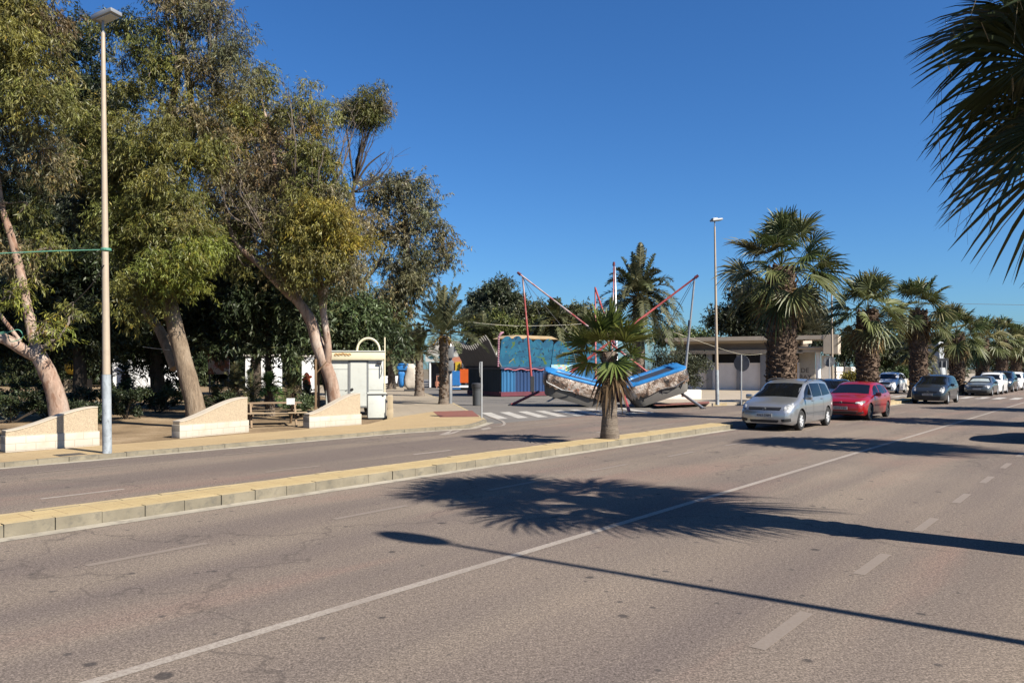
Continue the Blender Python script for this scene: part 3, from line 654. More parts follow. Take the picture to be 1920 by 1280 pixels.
far_tree('shady tree between the building and the third roadside palm', 1580, 84, [(1590, 645, 20, 0, 1), (1610, 650, 20, 0, 1), (1580, 655, 16, 0, 1)], (.055, .075, .028), top=640)
far_tree('mid green tree behind the white parked car by the far pavement', 1660, 88, [(1650, 650, 22, 0, 1), (1680, 655, 22, 0, 1), (1665, 685, 22, 0, 1), (1640, 680, 18, 0, 1), (1695, 680, 20, 0, 1), (1690, 640, 18, 0, 1)], (.085, .105, .04), top=640)
far_tree('dark tree behind the grey panelled building', 1770, 120, [(1745, 650, 20, 0, 1), (1770, 640, 20, 0, 1), (1795, 655, 20, 0, 1), (1765, 670, 18, 0, 1), (1790, 680, 16, 0, 1)], (.055, .07, .03), top=640)
far_tree('distant tree closing the end of the palm avenue', 1870, 150, [(1820, 665, 18, 0, 1), (1850, 660, 18, 0, 1), (1880, 660, 18, 0, 1), (1910, 655, 20, 0, 1), (1940, 660, 20, 0, 1), (1870, 680, 14, 0, 1), (1910, 680, 14, 0, 1)], (.075, .09, .035), top=655)
# --- palms -----------------------------------------------------------------------------------------------------
def rot_frames(dirs, roll):
    """local frames: x along dirs, y sideways (horizontal), z up-ish; rolled about x"""
    up = np.array([0, 0, 1.0])
    y = np.cross(up[None], dirs); ln = np.linalg.norm(y, axis=1, keepdims=True)
    y = np.where(ln < 1e-4, np.array([[0, 1.0, 0]]), y / np.maximum(ln, 1e-4))
    z = np.cross(dirs, y)
    c, s = np.cos(roll)[:, None], np.sin(roll)[:, None]
    return dirs, y * c + z * s, -y * s + z * c
def fan_crown(lv, c, n, Rb, pet, nseg, tints, emin=-.75, emax=1.45, droop=.35, dry=None, ndry=0, span=2.35, seed=1, threads=True, width=1.0, pw=.03, hang=.12, roll=.5):
    r = np.random.default_rng(seed)
    m = n + ndry
    az = np.arange(m) * 2.39996 + r.normal(size=m) * .25
    el = np.concatenate([emax - (emax - emin) * (np.linspace(0, 1, n) ** 1.05) + r.normal(size=n) * .1, r.uniform(-1.35, -1.0, ndry)])
    d = np.stack([np.cos(el) * np.cos(az), np.cos(el) * np.sin(az), np.sin(el)], 1)
    pl = pet * r.uniform(.8, 1.15, m); pl[n:] *= .75
    R_ = Rb * r.uniform(.82, 1.12, m); R_[n:] *= .8
    # petiole bends a little under its load
    hub = c[None] + d * pl[:, None]; sag = .12 * pl * np.cos(el); hub[:, 2] -= sag
    d2 = unit(d * pl[:, None] - np.array([0, 0, 1.0])[None] * (sag * 1.9 + hang * pl * np.clip(np.cos(el), 0, 1) * (el < 1.0))[:, None])
    fx, fy, fz = rot_frames(d2, r.normal(size=m) * roll)
    pt = np.asarray(tints)[r.integers(0, len(tints), m)]
    age = np.linspace(0, 1, n)
    tint = pt * (1 + r.normal(size=(m, 1)) * .15)
    tint[:n] = tint[:n] * (1 - .0 * age[:, None])
    if dry is not None and ndry: tint[n:] = np.asarray(dry)[None] * (1 + r.normal(size=(ndry, 1)) * .25)
    # petioles
    t = np.linspace(0, 1, 4)
    P = c[None, None] + d[:, None] * (pl[:, None] * t[None])[..., None]
    P[..., 2] -= sag[:, None] * t[None] ** 2
    ptint = tint * np.array([1.5, 1.25, 1.0]) + .02
    lv.strips(P, fy, np.tile(np.array([pw * 1.5, pw, pw * .8, pw * .6]), (m, 1)), ptint); lv.strips(P, fz, np.tile(np.array([pw * 1.5, pw, pw * .8, pw * .6]), (m, 1)) * .6, ptint)
    # segments
    th = np.linspace(-span, span, nseg)
    TH = th[None] + r.normal(size=(m, nseg)) * .03
    ln_ = R_[:, None] * (.70 + .32 * np.cos(TH * .62)) * r.uniform(.9, 1.05, (m, nseg))
    sd = fx[:, None] * np.cos(TH)[..., None] + fy[:, None] * np.sin(TH)[..., None]
    fold = r.uniform(.12, .42, m)[:, None] * np.abs(np.sin(TH))           # costapalmate: sides lifted
    sd = unit(sd + fz[:, None] * fold[..., None])
    k = np.array([.03, .38, .66, .86, 1.0])
    S = hub[:, None, None] + sd[:, :, None] * (ln_[..., None] * k)[..., None]
    dr = droop * r.uniform(.5, 1.5, (m, nseg)) * R_[:, None]
    S[..., 2] -= dr[..., None] * (np.maximum(k - .42, 0) / .58)[None, None] ** 1.7
    wv = 2 * span / nseg * ln_ * width
    Wd = wv[..., None] * np.array([.06, .40, .34, .20, .02])
    tang = unit(-fx[:, None] * np.sin(TH)[..., None] + fy[:, None] * np.cos(TH)[..., None])
    zz = np.where(np.arange(nseg) % 2 == 0, 1.0, -1.0)[None, :, None]
    tang = unit(tang + fz[:, None] * zz * .55)                               # pleats
    tt = np.repeat(tint[:, None], nseg, 1) * (1 + r.normal(size=(m, nseg, 1)) * .1)
    lv.strips(S.reshape(-1, 5, 3), tang.reshape(-1, 3), Wd.reshape(-1, 5), np.clip(tt.reshape(-1, 3), .01, .7))
    if threads:
        sel = r.random((m, nseg)) < .14
        b0 = S[..., 3, :][sel]; q = len(b0)
        T = b0[:, None] + np.array([0, 0, -1.0])[None, None] * (np.linspace(0, 1, 3)[None] * r.uniform(.1, .35, (q, 1)) * Rb)[..., None] + (r.normal(size=(q, 1, 3)) * .06) * np.linspace(0, 1, 3)[None, :, None]
        lv.strips(T, unit(r.normal(size=(q, 3))), np.full((q, 3), .007), np.tile(np.array([[.30, .24, .14]]), (q, 1)))
def boots(mb, r_at, z0, z1, n, size=.16, out=.5):
    """old leaf bases standing out from a trunk"""
    for i in range(n):
        t = (i + .5) / n; z = z0 + (z1 - z0) * t; a = i * 2.39996 + random.uniform(-.3, .3)
        r = r_at(z); s = size * random.uniform(.6, 1.3); o = random.uniform(.25, 1.0) * out * s * 1.6
        w = s * .5; e = Vector((math.cos(a), math.sin(a), 0)); tt = Vector((-e.y, e.x, 0))
        p = e * (r * .93) + Vector((0, 0, z)); q = p + e * o + Vector((0, 0, s * random.uniform(.6, 1.6))) + tt * random.uniform(-.05, .05)
        th = e * .03 + Vector((0, 0, -.03))
        vs = [p - tt * w, p + tt * w, q + tt * w * .6, q - tt * w * .6]
        vs += [v - th * random.uniform(.7, 1.4) for v in vs]
        mb.add(vs, [(0, 1, 2, 3), (7, 6, 5, 4), (0, 4, 5, 1), (1, 5, 6, 2), (2, 6, 7, 3), (3, 7, 4, 0)])
PG1, PG2, PG3 = (.095, .13, .040), (.15, .17, .058), (.23, .21, .085)
def fan_palm(label, base, H, r0, r1, n, Rb, pet, nseg=26, bootz=.3, group='fan palms along the median', ndry=14, seed=1, lean=(0, 0), tints=(PG1, PG1, PG2, PG3), droop=.32, emin=-.85, emax=1.45, width=1.25, name='fan_palm', dry=(.27, .19, .09), span=2.2, hang=.12, roll=.5):
    root = thing(name, label, 'palm tree', base, 0, group)
    random.seed(seed)
    mb = MB(); k = 14
    zs = np.linspace(-.1, H, k)
    pts = [(lean[0] * max(z, 0) / H + .03 * math.sin(z * 1.3 + seed), lean[1] * max(z, 0) / H + .03 * math.cos(z * 1.1), z) for z in zs]
    rf = lambda z: (r0 + (r1 - r0) * max(0, z) / H) * (1 + .28 * math.exp(-max(z, 0) / .3))
    mb.tube(pts, [rf(z) * (.92 + .16 * random.random()) for z in zs], 16, jitter=.08)
    tr = mb.build('trunk', M_BOOT if r0 > .4 else M_BPALM, root, smooth=50)
    if bootz < 1:
        bb = MB(); boots(bb, lambda z: rf(z), H * bootz, H * (.985 if r0 > .4 else .93), int((1 - bootz) * H * r1 * 420), .155 if r0 > .25 else .085, .65)
        for i in range(len(bb.v)):
            x, y, z = bb.v[i]; bb.v[i] = (x + lean[0] * z / H, y + lean[1] * z / H, z)
        bb.build('leaf_bases', M_BOOT, root)
    c = np.array([lean[0], lean[1], H])
    lv = LV(); fan_crown(lv, c, n, Rb, pet, nseg, tints, emin, emax, droop, seed=seed, width=width, span=span, hang=hang, roll=roll)
    lv.build('crown', M_PALM, root)
    if ndry:
        lv = LV(); fan_crown(lv, c - np.array([0, 0, .15]), 0, Rb * .95, pet * .8, max(14, nseg * 2 // 3), [(.2, .15, .08)], ndry=ndry, dry=dry, droop=.6, seed=seed + 50, width=width, threads=False)
        lv.build('dead_fronds', M_DRY, root)
    return root
# near palm, standing on the pavement just outside the right edge: its crown hangs into the picture and throws the big shadow
NEARG = 'fan palms on the near pavement'
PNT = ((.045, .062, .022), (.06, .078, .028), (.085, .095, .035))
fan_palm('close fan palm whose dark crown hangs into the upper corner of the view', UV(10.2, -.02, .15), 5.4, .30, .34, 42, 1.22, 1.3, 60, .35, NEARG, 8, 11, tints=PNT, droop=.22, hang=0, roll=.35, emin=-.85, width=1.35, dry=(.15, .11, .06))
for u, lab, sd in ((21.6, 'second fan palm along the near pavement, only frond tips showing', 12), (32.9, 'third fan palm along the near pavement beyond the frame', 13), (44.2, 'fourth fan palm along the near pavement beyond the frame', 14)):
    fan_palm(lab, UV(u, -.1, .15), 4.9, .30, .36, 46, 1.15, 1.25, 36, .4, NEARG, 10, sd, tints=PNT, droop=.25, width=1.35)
# median palms
fan_palm('young short fan palm alone on the narrow yellow median', Vector((2.56, 20.25, .14)), 2.30, .205, .18, 17, .80, .66, 34, .55, ndry=4, seed=21, lean=(.03, 0), tints=((.12, .16, .035), (.15, .19, .045), (.19, .21, .05)), droop=.08, hang=0, roll=.45, emin=-.45, width=1.75, span=1.9, dry=(.12, .08, .045))
fan_palm('tallest thick fan palm behind the silver people carrier', UV(29.75, 10.76, .14), 5.75, .50, .48, 42, 1.15, 1.5, 40, .08, seed=22, ndry=6, droop=.25, emin=-.85, tints=(PG1, PG2, PG2, PG3))
fan_palm('thick fan palm behind the red hatchback', UV(42.0, 10.76, .14), 4.75, .50, .48, 36, 1.1, 1.4, 36, .08, seed=23, ndry=12, droop=.28, emin=-.85, tints=(PG1, PG2, PG2, PG3))
fan_palm('fan palm at the median tip beside the dark people carrier', UV(53.8, 10.76, .14), 5.5, .48, .46, 36, 1.12, 1.45, 34, .08, seed=24, ndry=12, droop=.28, emin=-.8, tints=(PG1, PG2, PG2, PG3))
fan_palm('fan palm behind the dark people carrier and the grey twin sign', UV(67.0, 10.76, .14), 4.5, .48, .46, 34, 1.1, 1.5, 30, .08, seed=25, ndry=10, droop=.28, emin=-.8, tints=(PG1, PG2, PG3))
fan_palm('fan palm above the roof of the grey saloon', UV(79.5, 10.76, .14), 4.4, .48, .46, 34, 1.1, 1.5, 26, .1, seed=26, ndry=10, droop=.28, emin=-.8, tints=(PG1, PG2, PG3))
fan_palm('fan palm above the white off-roader', UV(92, 10.76, .14), 4.9, .48, .46, 34, 1.1, 1.5, 22, .1, seed=27, ndry=10, droop=.28, emin=-.8, tints=(PG1, PG2, PG3))
for i, u in enumerate((104, 116.5, 129)):
    fan_palm(('hazy small fan palm past the black off-roader', 'hazy small fan palm near the far end of the median', 'farthest fan palm of the median row')[i], UV(u, 10.76, .14), 4.9, .48, .46, 30, 1.2, 1.4, 16, .15, seed=28 + i, ndry=20, droop=.42, tints=(PG1, PG2, PG3))
# --- pinnate (date) palms
def frond_crown(lv, c, n, Lf, nl, tints, emin=-.5, emax=1.45, arch=.55, leaf=.5, seed=1, stiff=1.0, lw=.035, sagl=.22):
    r = np.random.default_rng(seed)
    az = np.arange(n) * 2.39996 + r.normal(size=n) * .2
    el = emax - (emax - emin) * (np.linspace(0, 1, n) ** .9) + r.normal(size=n) * .08
    d = np.stack([np.cos(el) * np.cos(az), np.cos(el) * np.sin(az), np.sin(el)], 1)
    L = Lf * r.uniform(.85, 1.1, n)
    k = 12; t = np.linspace(0, 1, k)
    P = c[None, None] + d[:, None] * (L[:, None] * t)[..., None]
    sag = arch * L * (np.cos(el) * .9 + .12) / stiff
    P[..., 2] -= sag[:, None] * t[None] ** 2.2
    hz = np.stack([np.cos(az), np.sin(az), np.zeros(n)], 1)
    P = P - hz[:, None] * (sag * .25)[:, None, None] * (t[None, :, None] ** 2.5)
    y = np.stack([-np.sin(az), np.cos(az), np.zeros(n)], 1)
    tint = np.asarray(tints)[r.integers(0, len(tints), n)] * (1 + r.normal(size=(n, 1)) * .15)
    rt = tint * np.array([1.8, 1.4, 1.0]) + .03
    W = np.tile(np.linspace(.075, .012, k), (n, 1))
    lv.strips(P, y, W, rt); lv.strips(P, np.tile(np.array([[0, 0, 1.0]]), (n, 1)), W * .6, rt)
    for s in (-1, 1):
        tl = np.linspace(.14, .99, nl)
        idx = tl * (k - 1); i0 = np.minimum(idx.astype(int), k - 2); fr = idx - i0
        B = P[:, i0] * (1 - fr)[None, :, None] + P[:, i0 + 1] * fr[None, :, None]
        T = unit(P[:, i0 + 1] - P[:, i0])
        nrm = unit(np.cross(T, np.broadcast_to(y[:, None], T.shape))); nrm = nrm * np.sign(nrm[..., 2:3] + 1e-6)
        dd = unit(T * (.55 + .25 * r.random((n, nl, 1))) + s * y[:, None] * (.75 + .2 * r.random((n, nl, 1))) + nrm * (.38 + .25 * r.normal(size=(n, nl, 1))))
        ll = leaf * (np.sin(np.clip(tl * .92 + .1, 0, 1) * math.pi) ** .6 * .85 + .2)[None] * r.uniform(.85, 1.12, (n, nl))
        S = B[:, :, None] + dd[:, :, None] * (ll[..., None] * np.array([0, .45, .8, 1.0]))[..., None]
        S[..., 2] -= (ll * sagl)[..., None] * np.array([0, .12, .5, 1.0])
        sv = unit(np.cross(dd, nrm))
        Wd = np.broadcast_to(lw * np.array([.7, 1.0, .6, .05]), (n * nl, 4))
        tt = np.repeat(tint, nl, 0) * (1 + r.normal(size=(n * nl, 1)) * .12)
        lv.strips(S.reshape(-1, 4, 3), sv.reshape(-1, 3), Wd, np.clip(tt, .01, .6))
DG1, DG2, DG3 = (.075, .090, .040), (.10, .115, .050), (.13, .135, .06)
def date_palm(label, base, H, r0, r1, n, Lf, nl=26, seed=1, emin=-.45, arch=.55, leaf=.5, group='date palms by the side street', fruit=True, tints=(DG1, DG2, DG3), lw=.035, emax=1.45, name='date_palm', lean=(0, 0), sagl=.22):
    root = thing(name, label, 'palm tree', base, 0, group)
    random.seed(seed); mb = MB(); k = 12; zs = np.linspace(-.1, H, k)
    pts = [(lean[0] * max(z, 0) / H + .02 * math.sin(z + seed), lean[1] * max(z, 0) / H + .02 * math.cos(z), z) for z in zs]
    rf = lambda z: (r0 + (r1 - r0) * max(0, z) / H) * (1 + .35 * math.exp(-max(z, 0) / .25))
    mb.tube(pts, [rf(z) * (.94 + .12 * random.random()) for z in zs], 14, jitter=.07)
    mb.build('trunk', M_BPALM, root, smooth=50)
    bb = MB(); boots(bb, rf, .25, H * .98, int(H * r1 * 190), .13, .32)
    for i in range(len(bb.v)):
        x, y, z = bb.v[i]; bb.v[i] = (x + lean[0] * z / H, y + lean[1] * z / H, z)
    bb.build('leaf_bases', M_BOOT, root)
    c = np.array([lean[0], lean[1], H + .05]); lv = LV(); frond_crown(lv, c, n, Lf, nl, tints, emin, emax, arch, leaf, seed, lw=lw, sagl=sagl); lv.build('crown', M_PALM, root)
    if fruit:
        lv = LV(); r = np.random.default_rng(seed + 9); q = 26
        az = r.random(q) * 6.28; e = r.uniform(-.2, .9, q)
        d = np.stack([np.cos(e) * np.cos(az), np.cos(e) * np.sin(az), np.sin(e)], 1); t = np.linspace(0, 1, 5)
        P = c[None, None] + np.array([0, 0, -.1]) + d[:, None] * (t[None] * r.uniform(.35, .8, (q, 1)))[..., None] * r1 * 3.2; P[..., 2] -= .45 * t[None] ** 2
        lv.strips(P, unit(r.normal(size=(q, 3))), np.full((q, 5), .07), np.tile(np.array([[.42, .24, .045]]), (q, 1)) * (1 + r.normal(size=(q, 1)) * .25)); lv.build('fruit_stalks', M_DRY, root)
    return root
date_palm('date palm with upright arching fronds at the corner beside the grey litter bin', G(832, 757, PZ), 3.65, .25, .22, 32, 3.1, 50, 31, .0, .36, .42, lw=.05, sagl=.05, tints=((.13, .15, .075), (.17, .18, .09), (.20, .20, .10)))
date_palm('shorter date palm in the paving just past the corner palm', G(786, 742, PZ), 2.9, .32, .22, 28, 2.4, 40, 32, -.1, .45, .36, lw=.05, sagl=.08)
date_palm('date palm row by the pavement, over the wrapped figure', Vector((-10.98, 70, .1)), 4.0, .35, .3, 40, 2.8, 30, 33, -.6, .6, .5, lw=.09, tints=(DG1, DG2, (.17, .12, .05)))
date_palm('date palm with dark trunk standing left of the wrapped figure', Vector((-11.7, 80, .1)), 4.4, .3, .3, 40, 2.9, 28, 34, -.6, .6, .5, lw=.09)
date_palm('date palm farther down the side street pavement', Vector((-12.1, 90, .1)), 4.4, .32, .3, 40, 3.0, 26, 35, -.6, .6, .5, lw=.10)
date_palm('tall full date palm rising behind the ride and the median palm', Vector((9.9, 60, 0)), 7.5, .5, .42, 66, 4.9, 56, 36, -.45, .72, .62, lw=.075, tints=((.085, .105, .05), (.115, .13, .06), (.15, .15, .075)))
date_palm('bushy date palm behind the blue stall and the thin red mast', Vector((4.2, 75, 0)), 6.6, .4, .4, 56, 3.2, 32, 37, -.8, .6, .6, lw=.10, tints=(DG2, DG3, (.15, .14, .05)))
date_palm('grey green date palm behind the grey fringe canopy', Vector((-3.0, 78, 0)), 5.2, .3, .3, 44, 3.2, 30, 38, -.6, .6, .6, lw=.10, tints=(DG2, DG3))
date_palm('date palm low behind the mast and the tall date palm', Vector((7.6, 82, 0)), 5.6, .4, .35, 52, 3.5, 30, 39, -.8, .6, .6, lw=.10)
date_palm('brush shaped date palm with upright grey fronds behind the building roof', Vector((27.0, 71.5, 0)), 5.1, .55, .55, 52, 3.0, 40, 40, .1, .25, .6, lw=.09, tints=((.10, .105, .06), (.12, .12, .07)), fruit=False)
date_palm('small date palm with hanging dry fronds behind the second median palm', Vector((41.5, 79, 0)), 3.6, .4, .35, 42, 3.1, 28, 41, -.7, .6, .55, lw=.10, tints=(DG2, DG3, (.2, .15, .06)))
# small ground palms and shrubs of the park
def sago(label, base, n, Lf, seed, tints=(DG2, DG3), stem=.25):
    date_palm(label, base, stem, .18, .16, n, Lf, 18, seed, -.2, .7, .3, 'low palms in the park', False, tints, .035, name='low_palm')
sago('low arching palm on the grass behind the middle curved wall', Vector((-14.4, 40, .08)), 26, 1.6, 51, (DG3, (.17, .16, .07)), .9)
for i, (px, Y, L, st, lab) in enumerate(((405, 36, 1.2, .3, 'low palm by the leaning trunk with yellow green fronds'), (470, 42, 1.7, .6, 'low palm in the bed left of the thin forked trunk'), (545, 38, 1.5, .7, 'low palm in the sun right of the thin forked trunk'), (505, 31, .9, 1.1, 'bright green low palm on a stubby pale stem behind the picnic table'), (575, 40, 1.0, .4, 'low palm beside the timber posts'), (235, 40, 1.6, 1.6, 'dusky low palm between the lamp post and the leaning trunk'))):
    p = at(px, 700, Y); p.z = .08
    sago(lab, p, 22, L, 60 + i, (DG2, DG3) if i != 3 else ((.07, .13, .03), (.09, .15, .035)), st)
def shrub(name, label, px, Y, rx, ry, rz, tint, n=260, L=.12, W=.05, cat='shrub', group=None, zc=None):
    b = at(px, 700, Y); b.z = .08
    root = thing(name, label, cat, b, 0, group)
    mb = MB()
    for _ in range(7):
        e = Vector((rng.normal() * rx * .5, rng.normal() * ry * .5, rz * 1.3)); limb(mb, [(0, 0, -.05), e * .5 + Vector((0, 0, .05)), e], .025, .008, 5, 3)
    mb.build('stems', M_BDARK, root, smooth=60)
    lv = LV(); nc = max(6, int(n / 30))
    for _ in range(nc):
        q = inball(1, .4)[0] * np.array([rx, ry, rz * .8]) + np.array([0, 0, rz]); q[2] = max(q[2], .12)
        sprays(lv, q, np.array([.3, .3, .22]) * max(.6, rz), 30, 9, L, W, np.asarray(tint) * rng.uniform(.7, 1.3), hang=.1, up=.5)
    lv.build('foliage', M_LEAF, root)
    return root
HEDGE = 'dark clipped shrubs in the park'
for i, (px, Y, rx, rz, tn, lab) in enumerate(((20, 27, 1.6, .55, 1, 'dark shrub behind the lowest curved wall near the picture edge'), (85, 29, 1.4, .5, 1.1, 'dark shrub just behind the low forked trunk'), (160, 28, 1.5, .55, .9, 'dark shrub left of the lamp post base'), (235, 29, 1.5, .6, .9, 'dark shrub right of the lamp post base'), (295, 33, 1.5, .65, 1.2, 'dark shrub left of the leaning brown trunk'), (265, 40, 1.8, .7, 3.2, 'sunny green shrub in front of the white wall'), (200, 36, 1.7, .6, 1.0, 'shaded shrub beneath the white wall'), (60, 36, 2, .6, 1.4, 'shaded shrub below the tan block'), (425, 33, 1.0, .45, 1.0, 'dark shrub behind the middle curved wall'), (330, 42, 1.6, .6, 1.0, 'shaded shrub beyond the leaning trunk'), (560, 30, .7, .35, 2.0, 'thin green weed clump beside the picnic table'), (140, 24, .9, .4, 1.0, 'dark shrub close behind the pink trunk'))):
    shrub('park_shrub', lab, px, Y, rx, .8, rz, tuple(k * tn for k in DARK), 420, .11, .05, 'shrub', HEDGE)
shrub('oleander_bush', 'tall grey green bush at the left end of the flat roofed building', 1272, 58, 2.2, 1.4, 1.75, (.075, .085, .045), 1500, .22, .06)
shrub('yellow_bush', 'yellow green bush on top of the white pier', 1597, 60, .8, .7, .9, (.22, .19, .03), 500, .18, .06)
shrub('roadside_bush', 'green bush behind the white car beyond the second median palm', 1680, 76, 2.2, 1, 1.0, (.07, .11, .03), 700, .2, .07)
shrub('roadside_bush', 'dark green bush right of the white pier behind the red hatchback palm', 1640, 79, 1.8, 1, 1.3, (.05, .075, .025), 700, .2, .07)
# ------------------------------------------------------------------ street furniture, walls, kiosk, fairground, building
M_STUC = mat('sandy stucco', (.50, .40, .275), .9, var=.30, scale=48, bumpk=.6, bscale=60, dirt=(.40, .31, .20))
M_CAPS = mat('pale wall cap', (.60, .52, .41), .85, var=.1, scale=3)
M_BUFF = mat('buff wall end', (.50, .40, .26), .9, var=.15, scale=3, bumpk=.3)
def block_mat():
    m, nt, b = nodes_of('pale glazed blocks'); p = objco(nt)
    br = N(nt, 'ShaderNodeTexBrick'); nt.links.new(scaled(nt, p, (1, 1, 1)), br.inputs['Vector'])
    sw = N(nt, 'ShaderNodeSeparateXYZ'); nt.links.new(p, sw.inputs[0]); cb = N(nt, 'ShaderNodeCombineXYZ')
    nt.links.new(sw.outputs[0], cb.inputs[0]); nt.links.new(sw.outputs[2], cb.inputs[1]); nt.links.new(cb.outputs[0], br.inputs['Vector'])
    br.inputs['Scale'].default_value = 1; br.inputs['Brick Width'].default_value = .42; br.inputs['Row Height'].default_value = .165
    br.inputs['Mortar Size'].default_value = .005; br.inputs['Color1'].default_value = (.64, .58, .48, 1); br.inputs['Color2'].default_value = (.58, .52, .43, 1); br.inputs['Mortar'].default_value = (.36, .31, .24, 1)
    c = br.outputs['Color']
    c = mix(nt, ramp(nt, noise(nt, p, 2.0, 6, .7), [(.5, 0), (.75, .5)]), c, (.5, .39, .25))
    nt.links.new(c, b.inputs['Base Color']); b.inputs['Roughness'].default_value = .6
    bump(nt, b, br.outputs['Fac'], -.4, .004)
    return m
M_BLOCK = block_mat()
def curved_wall(label, p0, p1, h0=.44, h1=.92, hb=.34, zb=PZ):
    p0 = Vector((p0.x, p0.y, zb)); p1 = Vector((p1.x, p1.y, zb)); d = p1 - p0; L = d.length
    root = thing('garden_wall', label, 'wall', p0, math.atan2(d.y, d.x), 'curved walls along the pavement')
    b = MB(); b.box((L / 2, .17, hb / 2 - .02), (L, .34, hb + .04), bev=.012); b.build('base_course', M_BLOCK, root, smooth=30)
    prof = []
    for i in range(25):
        t = i / 24; s = t * t * (3 - 2 * t); s = s * .8 + .2 * math.sin(t * math.pi / 2)
        prof.append((.015 + t * (L - .05), h0 + (h1 - h0) * s))
    b = MB(); b.prism([(prof[0][0], hb - .01)] + prof + [(prof[-1][0], hb - .01)][::1], .03, .30, lambda a, c, h: (a, h, c)); b.build('curved_panel', M_STUC, root)
    b = MB()
    for (x0, z0), (x1, z1) in zip(prof, prof[1:]):
        b.add([(x0, .015, z0), (x0, .315, z0), (x1, .315, z1), (x1, .015, z1), (x0, .015, z0 + .028), (x0, .315, z0 + .028), (x1, .315, z1 + .028), (x1, .015, z1 + .028)], [(4, 5, 6, 7), (0, 4, 7, 3), (1, 2, 6, 5), (0, 1, 5, 4), (3, 7, 6, 2)])
    b.build('capping', M_CAPS, root, fix=False)
    return root
curved_wall('curved sand coloured garden wall closest to the lamp post, in front of the pink forked trunk', G(10, 846, .10), G(187, 833, .10))
curved_wall('curved sand coloured garden wall left of the picnic table, below the leaning trunk', G(337, 820, .10), G(467, 808, .10), .42, 1.0)
curved_wall('curved sand coloured garden wall right of the picnic table, below the white kiosk', G(580, 801, .10), G(678, 794, .10), .40, 1.02)
b = MB(); e = G(731, 785, .10); b.box((e.x - .13, e.y + .9, .52), (.20, 1.8, .84), R(9), bev=.01); b.box((e.x - .13, e.y + .9, .27), (.23, 1.84, .34), R(9), bev=.01)
tag(b.build('wall_end', M_BUFF, smooth=30), 'narrow pale wall end standing between the grey cabinet and the paving', 'wall')
# lamp posts
M_POLE = mat('sandy painted pole', (.52, .42, .31), .55, var=.08, scale=2, dirt=(.42, .34, .25))
M_POLEW = mat('weathered white paint', (.40, .44, .47), .6, var=.3, scale=5, stretch=(1, 1, .6), dirt=(.16, .17, .18))
M_LAMPH = mat('lamp head metal', (.30, .31, .32), .4, .3, var=.1)
M_GREYM = mat('grey metal', (.30, .31, .32), .45, .5, var=.12, scale=6)
M_DKM = mat('dark metal', (.06, .06, .065), .5, .3, var=.15)
M_GLASSW = mat('lamp lens', (.62, .64, .64), .2, var=.03)
def lamp_post(label, base, H, rz, lean=(0, 0), r0=.092, r1=.044, band=True, oval=False):
    root = thing('lamp_post', label, 'street lamp', base, rz, 'street lamps')
    b = MB(); zs = [-.05, .05, 1.75, 1.76, H * .5, H]
    b.tube([(lean[0] * z / H, lean[1] * z / H, z) for z in zs if z > 1.755 or not band], [r0 + (r1 - r0) * max(z, 0) / H for z in zs if z > 1.755 or not band], 14)
    b.build('pole', M_POLE, root, smooth=40)
    if band:
        b = MB(); b.tube([(lean[0] * z / H, lean[1] * z / H, z) for z in (-.05, .25, 1.2, 1.755)], [r0 + .008, r0 + .006, r0 + .004, r0 + .001], 14)
        b.build('pole_sleeve', M_POLEW, root, smooth=40)
    hx, hy = lean
    b = MB(); b.tube([(hx, hy, H - .05), (hx, hy, H + .30)], [.03, .03], 8); b.build('spigot', M_LAMPH, root)
    b = MB()   # flat rectangular luminaire tipped up a little
    Mt = Matrix.Rotation(R(-10), 3, 'Y')
    if oval:
        b.lathe([(.02, -.05), (.24, -.04), (.34, 0), (.30, .06), (.16, .12), (.02, .14)], 24, (0, 0, 0)); b.v = [tuple(Vector((hx + .28, hy, H + .33)) + Mt @ Vector((x * 1.45, y * .62, z))) for x, y, z in b.v]
    else:
        b.box((hx + .10, hy, H + .36), (.62, .32, .10), M=Mt, bev=.035); b.box((hx - .02, hy, H + .42), (.30, .22, .05), M=Mt, bev=.02)
    h = b.build('lamp_head', M_LAMPH, root, smooth=40)
    b = MB(); b.box((hx + .14, hy, H + .302), (.42, .24, .012), M=Mt); b.build('lens', M_GLASSW, h)
    return root
lamp_post('tall sandy lamp post with a pale weathered foot beside the lowest curved wall', G(201, 849, .10), 9.42, R(-20), (-.125, 0))
lp2 = lamp_post('tall lamp post at the far corner in front of the flat roofed building', G(1345, 757, .15), 9.15, R(20), (-.16, 0))
lamp_post('pale lamp post between the building porch and the red hatchback, top hidden in palm fronds', G(1561, 737, .15), 8.6, R(20), (-.1, 0), .09, .05, band=False)
lamp_post('street lamp on the near pavement, standing outside the view and casting the long thin shadow', Vector((8.05, 2.55, .15)), 8.75, R(145), r0=.09, oval=True)
# poster strip on the pole sleeve is only worn paint; cables
M_CGRN = mat('green rope', (.10, .32, .22), .7, var=.2)
M_CBLK = mat('black cable', (.03, .03, .03), .6)
M_CWHT = mat('pale rope', (.62, .58, .46), .7)
def cable(label, pts, r, m, cat='cable', name='cable', sag=0):
    b = MB(); P = curve_pts(pts, 12)
    if sag:
        n = len(P) - 1
        for i in range(len(P)): P[i] = P[i] - Vector((0, 0, sag * 4 * (i / n) * (1 - i / n)))
    b.tube(P, r, 5)
    o = b.build(name, m, smooth=60); return tag(o, label, cat)
PL = G(201, 849, .10)
cable('taut green rope tied around the lamp post and running off the picture edge', [at(199, 468, 16.66), at(90, 471, 16.4), at(-60, 478, 16.0)], .012, M_CGRN, 'rope', 'rope')
cable('slack dark cable hanging from the lamp post to the forked trunk', [at(195, 497, 16.7), at(62, 600, 20.3)], .012, M_CBLK, sag=.35)
